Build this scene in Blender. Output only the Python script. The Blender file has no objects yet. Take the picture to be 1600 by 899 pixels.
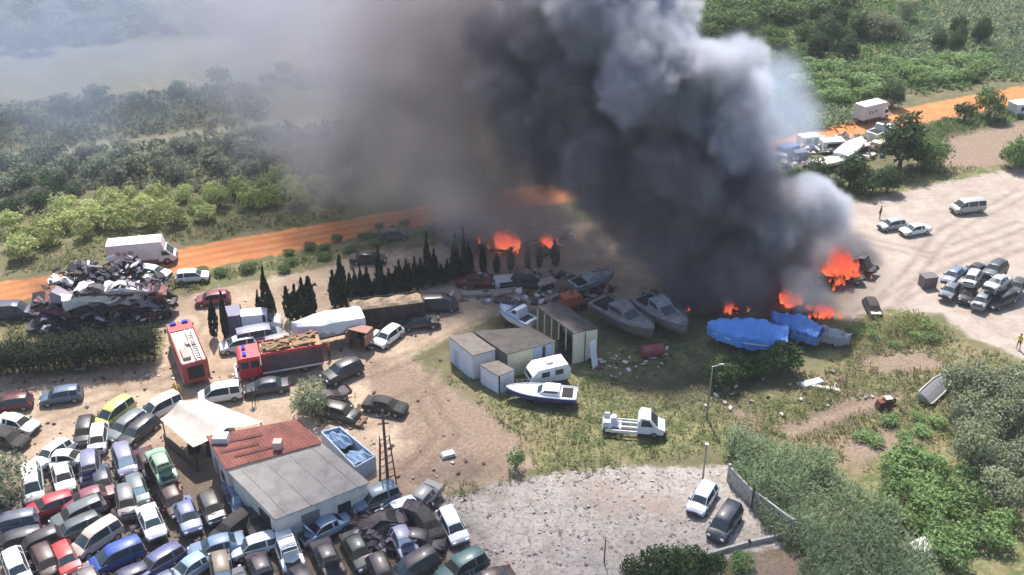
import bpy, bmesh, math, random
import numpy as np
from mathutils import Vector, Matrix, Euler
R = math.radians
random.seed(7); RNG = np.random.default_rng(7)
S = bpy.context.scene; COL = S.collection
# ---------------------------------------------------------------- camera, sky, sun, exposure
F_PX, CX, CY, PITCH, CAM_H = 1570.0, 800.0, 449.5, R(29.8), 56.0
cam = bpy.data.objects.new('camera', bpy.data.cameras.new('camera')); COL.objects.link(cam)
cam.location = (0, 0, CAM_H); cam.rotation_euler = (math.pi/2 - PITCH, 0, 0)
cam.data.sensor_width = 36.0; cam.data.lens = 36.0*F_PX/1600.0; cam.data.clip_end = 6000; S.camera = cam
SUN_EL, SUN_AZ = 57.0, -8.0         # azimuth from +Y (view direction) towards +X
sd = Vector((math.sin(R(SUN_AZ))*math.cos(R(SUN_EL)), math.cos(R(SUN_AZ))*math.cos(R(SUN_EL)), math.sin(R(SUN_EL))))
w = bpy.data.worlds.new('World'); S.world = w; w.use_nodes = True
nt = w.node_tree; bg = nt.nodes['Background']
sk = nt.nodes.new('ShaderNodeTexSky'); sk.sky_type = 'NISHITA'; sk.sun_disc = False
sk.sun_elevation = R(SUN_EL); sk.sun_rotation = R(SUN_AZ); sk.dust_density = 1.5
nt.links.new(sk.outputs[0], bg.inputs[0]); bg.inputs[1].default_value = 0.12
sl = bpy.data.lights.new('sun', 'SUN'); sl.energy = 4.4; sl.angle = R(0.5); sl.color = (1.0, 0.95, 0.87)
so = bpy.data.objects.new('sun', sl); COL.objects.link(so)
so.rotation_euler = (-sd).to_track_quat('-Z', 'Y').to_euler(); so.location = (0, 60, 120)
S.view_settings.view_transform = 'Standard'; S.view_settings.look = 'None'; S.view_settings.gamma = 1
S.view_settings.use_curve_mapping = False; S.view_settings.exposure = 0.82
S.render.engine = 'CYCLES'; c = S.cycles
c.max_bounces = 6; c.diffuse_bounces = 2; c.glossy_bounces = 2; c.transmission_bounces = 3; c.volume_bounces = 2; c.transparent_max_bounces = 64
c.use_denoising = True; c.use_adaptive_sampling = True; c.adaptive_threshold = 0.03
c.volume_step_rate = 2.2; c.volume_max_steps = 96; c.sample_clamp_indirect = 6
# ---------------------------------------------------------------- helpers
def G(px, py, z=0.0):
    """world point on the plane at height z seen at a spot of the photograph (used once, to survey the site)"""
    dx, dy = (px-CX)/F_PX, (CY-py)/F_PX
    d = Vector((dx, math.cos(PITCH)+dy*math.sin(PITCH), -math.sin(PITCH)+dy*math.cos(PITCH)))
    t = (z-CAM_H)/d.z
    return Vector((d.x*t, d.y*t, z))
def GY(px, py, Y):
    dx, dy = (px-CX)/F_PX, (CY-py)/F_PX
    d = Vector((dx, math.cos(PITCH)+dy*math.sin(PITCH), -math.sin(PITCH)+dy*math.cos(PITCH)))
    t = Y/d.y
    return Vector((d.x*t, Y, CAM_H+d.z*t))
def s2l(*c):
    return tuple(((v/255)/12.92 if v/255 <= 0.04045 else ((v/255+0.055)/1.055)**2.4) for v in c)
def tag(o, label=None, cat=None, group=None, kind=None):
    if label: o['label'] = label
    if cat: o['category'] = cat
    if group: o['group'] = group
    if kind: o['kind'] = kind
    return o
def empty(name, loc, rz=0.0, label=None, cat=None, group=None, rx=0, ry=0):
    o = bpy.data.objects.new(name, None); COL.objects.link(o); o.empty_display_size = .5
    o.location = loc; o.rotation_euler = (rx, ry, rz); return tag(o, label, cat, group)
def link(name, me, mat=None, parent=None, color=None):
    o = bpy.data.objects.new(name, me); COL.objects.link(o)
    if mat is not None and not me.materials: me.materials.append(mat)
    if parent: o.parent = parent
    if color: o.color = (*color[:3], 1)
    return o
class MB:
    def __init__(s): s.v = []; s.f = []; s.m = []
    def add(s, vs, fs, mi=0):
        b = len(s.v); s.v += [tuple(v) for v in vs]; s.f += [tuple(b+i for i in f) for f in fs]; s.m += [mi]*len(fs); return s
    def box(s, x0, x1, y0, y1, z0, z1, mi=0, tx=0, ty=0, M=None):
        vs = [(x0,y0,z0),(x1,y0,z0),(x1,y1,z0),(x0,y1,z0),(x0+tx,y0+ty,z1),(x1-tx,y0+ty,z1),(x1-tx,y1-ty,z1),(x0+tx,y1-ty,z1)]
        if M is not None: vs = [M @ Vector(v) for v in vs]
        return s.add(vs, [(3,2,1,0),(4,5,6,7),(0,1,5,4),(1,2,6,5),(2,3,7,6),(3,0,4,7)], mi)
    def tube(s, a, b, r0, r1=None, n=8, mi=0, cap=True):
        a = Vector(a); b = Vector(b); r1 = r0 if r1 is None else r1
        q = (b-a).to_track_quat('Z', 'Y'); vs = []
        for p, r in ((a, r0), (b, r1)):
            for k in range(n):
                t = 2*math.pi*k/n; vs.append(p + q @ Vector((r*math.cos(t), r*math.sin(t), 0)))
        fs = [(k, (k+1) % n, n+(k+1) % n, n+k) for k in range(n)]
        if cap: fs += [tuple(range(n-1, -1, -1)), tuple(range(n, 2*n))]
        return s.add(vs, fs, mi)
    def prism(s, pts, h0, h1, mi=0):
        """pts: xy outline, extruded between two z heights"""
        n = len(pts); vs = [(p[0], p[1], h0) for p in pts] + [(p[0], p[1], h1) for p in pts]
        return s.add(vs, [(k, (k+1) % n, n+(k+1) % n, n+k) for k in range(n)] + [tuple(range(n-1,-1,-1)), tuple(range(n,2*n))], mi)
    def sideprism(s, pts, y0, y1, mi=0):
        """pts: xz outline, extruded along y"""
        n = len(pts); vs = [(p[0], y0, p[1]) for p in pts] + [(p[0], y1, p[1]) for p in pts]
        return s.add(vs, [(k, n+k, n+(k+1) % n, (k+1) % n) for k in range(n)] + [tuple(range(n)), tuple(range(2*n-1,n-1,-1))], mi)
    def mesh(s, name='mesh', smooth=False):
        me = bpy.data.meshes.new(name); me.from_pydata(s.v, [], s.f)
        bm = bmesh.new(); bm.from_mesh(me); bmesh.ops.recalc_face_normals(bm, faces=bm.faces); bm.to_mesh(me); bm.free()
        if smooth:
            for p in me.polygons: p.use_smooth = True
        me.update(); return me
    def build(s, name, mat, parent=None, color=None, smooth=False):
        return link(name, s.mesh(name, smooth), mat, parent, color)
def npmesh(name, verts, faces_n, idx, attr=None, smooth=False):
    """fast mesh from numpy: verts (N,3), all faces with faces_n corners, idx (M*faces_n)"""
    me = bpy.data.meshes.new(name); nf = len(idx)//faces_n
    me.vertices.add(len(verts)); me.vertices.foreach_set('co', np.asarray(verts, np.float32).ravel())
    me.loops.add(len(idx)); me.loops.foreach_set('vertex_index', np.asarray(idx, np.int32))
    me.polygons.add(nf); me.polygons.foreach_set('loop_start', np.arange(0, nf*faces_n, faces_n, dtype=np.int32))
    me.polygons.foreach_set('loop_total', np.full(nf, faces_n, np.int32))
    if smooth: me.polygons.foreach_set('use_smooth', np.ones(nf, bool))
    me.update(calc_edges=True)
    if attr:
        for k, (dom, a) in attr.items():
            at = me.attributes.new(k, 'FLOAT', dom); at.data.foreach_set('value', np.asarray(a, np.float32))
    return me
# ---------------------------------------------------------------- materials
class NT:
    def __init__(s, name):
        s.m = bpy.data.materials.new(name); s.m.use_nodes = True; s.t = s.m.node_tree; s.n = s.t.nodes
        s.b = s.n['Principled BSDF']; s.out = s.n['Material Output']
    def new(s, ty, **kw):
        n = s.n.new(ty)
        for k, v in kw.items(): setattr(n, k, v)
        return n
    def l(s, a, b): s.t.links.new(a, b)
    def noise(s, scale, detail=3, rough=.6, coord='Object', vec=None):
        n = s.new('ShaderNodeTexNoise'); n.inputs['Scale'].default_value = scale; n.inputs['Detail'].default_value = detail; n.inputs['Roughness'].default_value = rough
        if vec is None:
            tc = s.new('ShaderNodeTexCoord'); vec = tc.outputs[coord]
        s.l(vec, n.inputs['Vector']); return n.outputs[0]
    def ramp(s, v, stops):
        r = s.new('ShaderNodeValToRGB'); e = r.color_ramp.elements
        while len(e) < len(stops): e.new(.5)
        for el, (p, c) in zip(e, stops): el.position = p; el.color = (*c, 1) if len(c) == 3 else c
        s.l(v, r.inputs[0]); return r.outputs[0]
    def mix(s, f, a, b, mode='MIX'):
        m = s.new('ShaderNodeMix', data_type='RGBA', blend_type=mode)
        for v, i in ((f, 0), (a, 6), (b, 7)):
            if isinstance(v, (int, float)): m.inputs[i].default_value = v
            elif isinstance(v, tuple): m.inputs[i].default_value = (*v, 1)
            else: s.l(v, m.inputs[i])
        return m.outputs[2]
    def math(s, op, a, b=0.0, cl=False):
        m = s.new('ShaderNodeMath', operation=op); m.use_clamp = cl
        for v, i in ((a, 0), (b, 1)):
            if isinstance(v, (int, float)): m.inputs[i].default_value = v
            else: s.l(v, m.inputs[i])
        return m.outputs[0]
    def bump(s, h, strength=.5, dist=.05):
        b = s.new('ShaderNodeBump'); b.inputs['Strength'].default_value = strength; b.inputs['Distance'].default_value = dist
        s.l(h, b.inputs['Height']); s.l(b.outputs[0], s.b.inputs['Normal'])
    def attr(s, name):
        a = s.new('ShaderNodeAttribute'); a.attribute_name = name; return a.outputs['Fac']
def simple(name, col, rough=.6, metal=0.0, var=.25, scale=3.0, coord='Object', bump=0, spec=.5, dark=None):
    m = NT(name); n = m.noise(scale, 4, .65, coord)
    d = dark or tuple(v*(1-var) for v in col); l_ = tuple(min(1, v*(1+var*.6)) for v in col)
    m.l(m.ramp(n, [(.3, d), (.5, col), (.72, l_)]), m.b.inputs['Base Color'])
    m.b.inputs['Roughness'].default_value = rough; m.b.inputs['Metallic'].default_value = metal; m.b.inputs['Specular IOR Level'].default_value = spec
    if bump: m.bump(m.noise(scale*5, 4, .6, coord), bump, .05)
    return m.m
def objcol(name, rough=.4, coat=.25, dust=.16, dustcol=(.30,.24,.18), spec=.5):
    """colour from the object, with dust settled on it"""
    m = NT(name); oi = m.new('ShaderNodeObjectInfo'); tc = m.new('ShaderNodeTexCoord')
    vm = m.new('ShaderNodeVectorMath', operation='ADD'); cx = m.new('ShaderNodeCombineXYZ')
    r = m.math('MULTIPLY', oi.outputs['Random'], 40.0); m.l(r, cx.inputs[0]); m.l(r, cx.inputs[1])
    m.l(tc.outputs['Object'], vm.inputs[0]); m.l(cx.outputs[0], vm.inputs[1])
    n = m.noise(1.3, 5, .7, vec=vm.outputs[0]); n2 = m.noise(9, 3, .7, vec=vm.outputs[0])
    f = m.math('MULTIPLY', m.ramp(n, [(.38, (0,0,0)), (.75, (1,1,1))]), dust)
    c1 = m.mix(f, oi.outputs['Color'], dustcol)
    c2 = m.mix(m.math('MULTIPLY', m.ramp(n2, [(.45, (0,0,0)), (.8, (1,1,1))]), .35), c1, tuple(v*.35 for v in dustcol))
    m.l(c2, m.b.inputs['Base Color']); m.l(m.math('ADD', m.math('MULTIPLY', n, .35), rough-.12), m.b.inputs['Roughness'])
    m.b.inputs['Coat Weight'].default_value = coat; m.b.inputs['Coat Roughness'].default_value = .15; m.b.inputs['Specular IOR Level'].default_value = spec
    return m.m
MT = {}
MT['paint'] = objcol('car_paint')
MT['matte'] = objcol('painted_surface', rough=.65, coat=0, dust=.3)
MT['burnt'] = simple('burnt_metal', (.05,.042,.04), .85, .1, .6, 4, dark=(.015,.012,.012))
MT['tyre'] = simple('rubber', (.025,.025,.027), .85)
MT['rim'] = simple('wheel_rim', (.35,.35,.37), .35, .8)
g = NT('vehicle_glass'); g.b.inputs['Base Color'].default_value = (.035,.05,.06,1); g.b.inputs['Roughness'].default_value = .12; g.b.inputs['Specular IOR Level'].default_value = .4
MT['glass'] = g.m
MT['trim'] = simple('black_trim', (.04,.04,.045), .6)
MT['void'] = simple('dark_interior', (.02,.018,.018), .9, var=.5, scale=6)
g = NT('headlamp_glass'); g.b.inputs['Base Color'].default_value = (.7,.72,.75,1); g.b.inputs['Roughness'].default_value = .12; MT['lamp'] = g.m
g = NT('tail_lamp'); g.b.inputs['Base Color'].default_value = (.35,.02,.02,1); g.b.inputs['Roughness'].default_value = .2; MT['tail'] = g.m
MT['rust'] = simple('rusty_metal', (.16,.06,.035), .85, .2, .5, 5, dark=(.05,.025,.02))
MT['darkmetal'] = simple('dark_metal', (.05,.05,.055), .55, .5, .5)
MT['metal'] = simple('grey_metal', (.3,.31,.32), .5, .6)
MT['wood'] = simple('weathered_wood', (.12,.09,.07), .9, 0, .4, 6)
MT['concrete'] = simple('concrete', (.40,.38,.36), .9, 0, .3, 2.5, bump=.3)
MT['skin'] = simple('skin', (.45,.26,.18), .6)
def leafmat(name, a, b, dry=None, seed=0):
    m = NT(name); r = m.attr('rnd'); oi = m.new('ShaderNodeObjectInfo')
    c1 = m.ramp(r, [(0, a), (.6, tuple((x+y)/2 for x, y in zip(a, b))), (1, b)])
    v = m.math('ADD', m.math('MULTIPLY', oi.outputs['Random'], .5), .75)
    cc = m.new('ShaderNodeCombineXYZ')
    for i in range(3): m.l(v, cc.inputs[i])
    c2 = m.mix(1.0, c1, cc.outputs[0], 'MULTIPLY')
    if dry:
        n = m.noise(.35, 3, .6, 'Object'); c2 = m.mix(m.ramp(n, [(.5, (0,0,0)), (.68, (1,1,1))]), c2, dry)
    m.l(c2, m.b.inputs['Base Color']); m.b.inputs['Roughness'].default_value = .65; m.b.inputs['Specular IOR Level'].default_value = .25
    # leaves let some light through
    tr = m.new('ShaderNodeBsdfTranslucent'); m.l(c2, tr.inputs[0]); mx = m.new('ShaderNodeMixShader'); mx.inputs[0].default_value = .35
    m.l(m.b.outputs[0], mx.inputs[1]); m.l(tr.outputs[0], mx.inputs[2]); m.l(mx.outputs[0], m.out.inputs[0])
    return m.m
# ---------------------------------------------------------------- ground: one sheet, ground kinds as soft-edged zones
def P(*pts): return [tuple(G(x, y)[:2]) for x, y in pts]
ZONES = {
 'road': [P((-200,478),(0,441),(130,424),(270,391),(400,367),(540,344),(700,316),(860,284),(1000,258),(1150,232),(1250,212),(1340,188),(1400,172),(1500,152),(1600,134),(1800,100),
            (1800,128),(1600,160),(1500,180),(1420,196),(1330,214),(1240,238),(1150,264),(1000,296),(870,318),(760,333),(700,346),(540,374),(400,404),(270,427),(130,457),(0,471),(-200,508))],
 'yard': [P((-200,1100),(-200,610),(0,590),(120,585),(250,560),(262,470),(400,438),(500,420),(560,398),(720,378),(880,350),(960,345),(1080,345),(1200,330),(1330,330),
            (1330,500),(1000,480),(900,475),(780,492),(700,528),(640,560),(720,620),(790,680),(830,720),(825,745),(700,775),(690,830),(720,1100))],
 'pale': [P((1210,345),(1330,318),(1450,290),(1600,262),(1900,200),(1900,580),(1600,560),(1520,530),(1470,492),(1390,482),(1320,500),(1240,470),(1200,400))],
 'rubble': [P((640,800),(690,778),(800,748),(880,738),(960,730),(1060,728),(1140,728),(1200,780),(1240,815),(1230,850),(1130,870),(1010,890),(960,1000),(700,1000),(690,840))],
 'brown': [P((560,560),(640,566),(700,600),(760,640),(810,690),(820,730),(720,745),(640,760),(600,740),(640,690),(590,640)),
           P((1210,668),(1290,630),(1380,612),(1420,625),(1330,650),(1240,690)),
           P((1170,870),(1260,860),(1330,890),(1330,1000),(1150,1000)),
           P((1180,700),(1140,640),(1200,640)), P((1340,560),(1440,550),(1480,575),(1380,585)),
           P((1480,215),(1600,190),(1700,190),(1700,225),(1560,262),(1470,262)), P((1310,690),(1400,670),(1420,700),(1330,740))],
 'green': [P((690,575),(760,600),(900,560),(1060,520),(1200,520),(1330,500),(1440,485),(1500,530),(1620,570),(1900,600),(1900,1100),(1250,1100),(1240,830),(1150,735),(1120,700),(960,728),(850,745),(810,700),(760,630)),
           P((1170,180),(1300,120),(1600,80),(1900,-40),(1900,-300),(1000,-300),(1000,-40),(1100,90)),
           P((640,770),(760,740),(830,748),(700,782)), P((0,400),(200,375),(560,310),(560,300),(0,380)),
           P((250,432),(420,402),(700,352),(760,340),(740,372),(560,395),(400,432),(260,462)),
           P((0,500),(60,480),(60,540),(0,545)), P((1280,300),(1400,280),(1580,250),(1560,275),(1440,296),(1320,316))],
 'field': [P((-300,110),(0,82),(280,62),(420,60),(560,100),(420,130),(200,150),(0,160),(-300,170)), P((380,195),(560,180),(600,200),(420,240),(160,250),(-50,240))],
 'burn': [P((1070,470),(1200,440),(1250,400),(1340,380),(1365,430),(1330,490),(1230,505),(1090,500)), P((690,362),(870,345),(900,385),(760,398)),
          P((960,600),(1100,560),(1240,560),(1200,610),(1080,640)), P((50,515),(270,480),(270,440),(50,440)),P((690,750),(740,725),(800,745),(720,765)),
          P((0,899),(0,740),(330,700),(430,790),(600,760),(720,800),(760,899),(760,1100),(0,1100))],  # yard corner: shadow between the cars painted as dark ground
}
def ruts(*lines):
    out = []
    for ln in lines:
        p = [Vector((*G(x, y)[:2], 0)) for x, y in ln]; q = []
        for i in range(len(p)-1):
            for k in range(6): q.append(p[i].lerp(p[i+1], k/6))
        q.append(p[-1])
        for off in (-.85, .85):
            a, b = [], []
            for i, v in enumerate(q):
                d = (q[min(i+1, len(q)-1)]-q[max(i-1, 0)]).normalized(); n = Vector((-d.y, d.x, 0)); w_ = off+.12*math.sin(i*1.7)
                a.append(tuple((v+n*(w_-.17))[:2])); b.append(tuple((v+n*(w_+.17))[:2]))
            out.append(a+b[::-1])
    return out
ZONES['ruts'] = ruts([(120,600),(260,600),(380,585),(520,600),(640,560),(760,505),(880,440)], [(470,720),(560,660),(680,600),(720,520),(860,470)], [(640,740),(700,680),(650,600)], [(1330,500),(1450,440),(1600,380)], [(1380,480),(1480,360),(1600,300)], [(1330,370),(1460,400),(1600,350)], [(0,462),(270,412),(540,362),(760,325)], [(0,452),(270,402),(540,354),(760,318)], [(1210,685),(1300,650),(1420,615)], [(60,660),(150,620),(300,570),(330,500),(300,450)])
xs = np.concatenate([[-3000,-1500,-700,-350,-250], np.arange(-170,-75,1.2), np.arange(-75,75,.35), np.arange(75,171,1.2), [250,350,700,1500,3000]])
ys = np.concatenate([[-2000,-600,-200,-60,0,20], np.arange(32,150,.35), np.arange(150,280,1.2), [300,330,380,450,600,900,1500,2500,4500]])
XX, YY = np.meshgrid(xs, ys); PX = XX.ravel(); PY = YY.ravel()
def sdpoly(poly, px, py):
    n = len(poly); d2 = np.full(px.shape, 1e18); ins = np.zeros(px.shape, bool)
    for i in range(n):
        x0, y0 = poly[i]; x1, y1 = poly[(i+1) % n]; ex, ey = x1-x0, y1-y0
        t = np.clip(((px-x0)*ex+(py-y0)*ey)/(ex*ex+ey*ey+1e-9), 0, 1)
        d2 = np.minimum(d2, (px-x0-t*ex)**2+(py-y0-t*ey)**2)
        cnd = (y0 > py) != (y1 > py)
        with np.errstate(divide='ignore', invalid='ignore'):
            ins ^= cnd & (px < (x1-x0)*(py-y0)/(y1-y0+1e-12)+x0)
    d = np.sqrt(d2); return np.where(ins, d, -d)
def zone(name, px, py):
    d = np.full(np.shape(px), -1e9)
    for pl in ZONES[name]: d = np.maximum(d, sdpoly(pl, px, py))
    return d
def vnoise(px, py, s, seed=0):
    """cheap value noise in numpy"""
    r = np.random.default_rng(seed).random((256, 256)); x = px*s+1000.; y = py*s+1000.
    xi = np.floor(x).astype(int); yi = np.floor(y).astype(int); fx = x-xi; fy = y-yi
    fx = fx*fx*(3-2*fx); fy = fy*fy*(3-2*fy); g_ = lambda a, b: r[a % 256, b % 256]
    return (g_(xi,yi)*(1-fx)+g_(xi+1,yi)*fx)*(1-fy)+(g_(xi,yi+1)*(1-fx)+g_(xi+1,yi+1)*fx)*fy
near = np.exp(-np.maximum(0, np.hypot(PX, PY-110)-170)/60.)
dr = zone('road', PX, PY); dry_ = zone('yard', PX, PY); dp = zone('pale', PX, PY); drb = zone('rubble', PX, PY)
hill = (vnoise(PX,PY,.12,1)-.5)*.35 + (vnoise(PX,PY,.5,2)-.5)*.14
flat = np.clip(np.maximum(np.maximum(dr, dry_), np.maximum(dp, drb))/2+.5, 0, 1)
ZZ = (hill*(1-.8*flat) + (vnoise(PX,PY,1.1,3)-.5)*.10*flat)*near*.7 - .03
ZZ += np.where(drb > 0, (vnoise(PX,PY,1.8,5)-.4)*.18, 0)
nx, ny = len(xs), len(ys)
ii = (np.arange(ny-1)[:, None]*nx+np.arange(nx-1)[None, :]).ravel()
idx = np.stack([ii, ii+1, ii+1+nx, ii+nx], 1).ravel()
att = {'z_'+k: ('POINT', np.clip(zone(k, PX, PY)/{'road': 3., 'ruts': .9, 'burn': 8., 'green': 6., 'field': 8., 'brown': 5.}.get(k, 4.)+.5, 0, 1)) for k in ZONES}
gme = npmesh('ground', np.stack([PX, PY, ZZ], 1), 4, idx, att, True)
m = NT('ground'); tc = m.new('ShaderNodeTexCoord').outputs['Object']
nA = m.noise(.09, 5, .65, vec=tc); nB = m.noise(.6, 6, .7, vec=tc); nC = m.noise(3.0, 5, .7, vec=tc); nD = m.noise(11., 4, .7, vec=tc)
nE = m.noise(.25, 6, .75, vec=tc)
def zmask(name, sharp=.12, jit=.9, nz=None):
    v = m.math('ADD', m.attr('z_'+name), m.math('MULTIPLY', m.math('SUBTRACT', nz or nB, .5), jit))
    return m.ramp(v, [(.5-sharp, (0,0,0)), (.5+sharp, (1,1,1))])
base = m.mix(m.ramp(nA, [(.35,(0,0,0)),(.65,(1,1,1))]), (.15,.14,.075), (.20,.165,.10))
base = m.mix(m.ramp(nB, [(.4,(0,0,0)),(.7,(1,1,1))]), base, (.085,.10,.045))
grn = m.mix(m.ramp(nB, [(.42,(0,0,0)),(.6,(1,1,1))]), (.11,.13,.05), (.28,.25,.13))
grn = m.mix(m.ramp(nC, [(.45,(0,0,0)),(.7,(1,1,1))]), grn, (.08,.10,.04))
grn = m.mix(m.ramp(nA, [(.5,(0,0,0)),(.62,(.8,.8,.8))]), grn, (.26,.20,.12))
fld = m.mix(m.ramp(nB, [(.4,(0,0,0)),(.65,(1,1,1))]), (.26,.23,.17), (.19,.18,.12))
yrd = m.mix(m.ramp(nE, [(.38,(0,0,0)),(.62,(1,1,1))]), (.33,.24,.175), (.51,.395,.295))
yrd = m.mix(m.ramp(nC, [(.5,(0,0,0)),(.75,(.8,.8,.8))]), yrd, (.24,.175,.125))
pal = m.mix(m.ramp(nE, [(.38,(0,0,0)),(.6,(1,1,1))]), (.34,.275,.23), (.44,.375,.325))
pal = m.mix(m.ramp(nB, [(.55,(0,0,0)),(.72,(.7,.7,.7))]), pal, (.30,.24,.205))
rub = m.mix(m.ramp(nB, [(.35,(0,0,0)),(.65,(1,1,1))]), (.36,.315,.29), (.47,.425,.395))
rub = m.mix(m.ramp(nC, [(.5,(0,0,0)),(.62,(.9,.9,.9))]), rub, (.24,.20,.17))
rub = m.mix(m.ramp(nE, [(.55,(0,0,0)),(.7,(.7,.7,.7))]), rub, (.26,.22,.18))
vr = m.new('ShaderNodeTexVoronoi', feature='DISTANCE_TO_EDGE'); vr.inputs['Scale'].default_value = .42; wv = m.new('ShaderNodeVectorMath', operation='ADD'); m.l(tc, wv.inputs[0])
wn = m.new('ShaderNodeTexNoise'); wn.inputs['Scale'].default_value = .8; wn.inputs['Detail'].default_value = 4; m.l(tc, wn.inputs['Vector']); ws = m.new('ShaderNodeVectorMath', operation='SCALE'); ws.inputs['Scale'].default_value = 1.6; m.l(wn.outputs['Color'], ws.inputs[0]); m.l(ws.outputs[0], wv.inputs[1]); m.l(wv.outputs[0], vr.inputs['Vector'])
rub = m.mix(m.math('MULTIPLY', m.ramp(vr.outputs['Distance'], [(.0,(1,1,1)),(.035,(0,0,0))]), .4), rub, (.17,.14,.12))
rub = m.mix(m.ramp(nA, [(.52,(0,0,0)),(.66,(.65,.65,.65))]), rub, (.33,.25,.20))
brn = m.mix(m.ramp(nC, [(.4,(0,0,0)),(.65,(1,1,1))]), (.31,.225,.17), (.19,.14,.11))
rod = m.mix(m.ramp(nB, [(.35,(0,0,0)),(.65,(1,1,1))]), (.52,.18,.065), (.60,.26,.11))
rod = m.mix(m.ramp(nC, [(.55,(0,0,0)),(.8,(.6,.6,.6))]), rod, (.34,.14,.06))
c_ = m.mix(zmask('field', .15, 1.0), base, fld); c_ = m.mix(zmask('green', .12, 1.2), c_, grn)
c_ = m.mix(zmask('yard', .1, 1.1), c_, yrd); c_ = m.mix(zmask('brown', .15, 1.2), c_, brn)
c_ = m.mix(zmask('pale', .1, .9), c_, pal); c_ = m.mix(zmask('rubble', .07, .7), c_, rub); c_ = m.mix(zmask('road', .1, .9), c_, rod)
c_ = m.mix(m.math('MULTIPLY', m.math('MULTIPLY', m.attr('z_ruts'), m.ramp(nB, [(.3,(0,0,0)),(.5,(1,1,1))])), .95), c_, m.mix(.62, c_, (.10,.07,.05)))
c_ = m.mix(m.math('MULTIPLY', zmask('burn', .35, 1.0, nE), .72), c_, (.045,.038,.036))  # darkened ground: char at the fires, painted shadow among the yard cars
c_ = m.mix(m.math('MULTIPLY', m.ramp(nD, [(.5,(0,0,0)),(.72,(1,1,1))]), .45), c_, (.05,.042,.035))
m.l(c_, m.b.inputs['Base Color']); m.b.inputs['Roughness'].default_value = .95; m.b.inputs['Specular IOR Level'].default_value = .15
m.bump(m.math('ADD', nC, m.math('MULTIPLY', nD, .5)), .8, .12)
tag(link('ground', gme, m.m), kind='structure')
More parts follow.
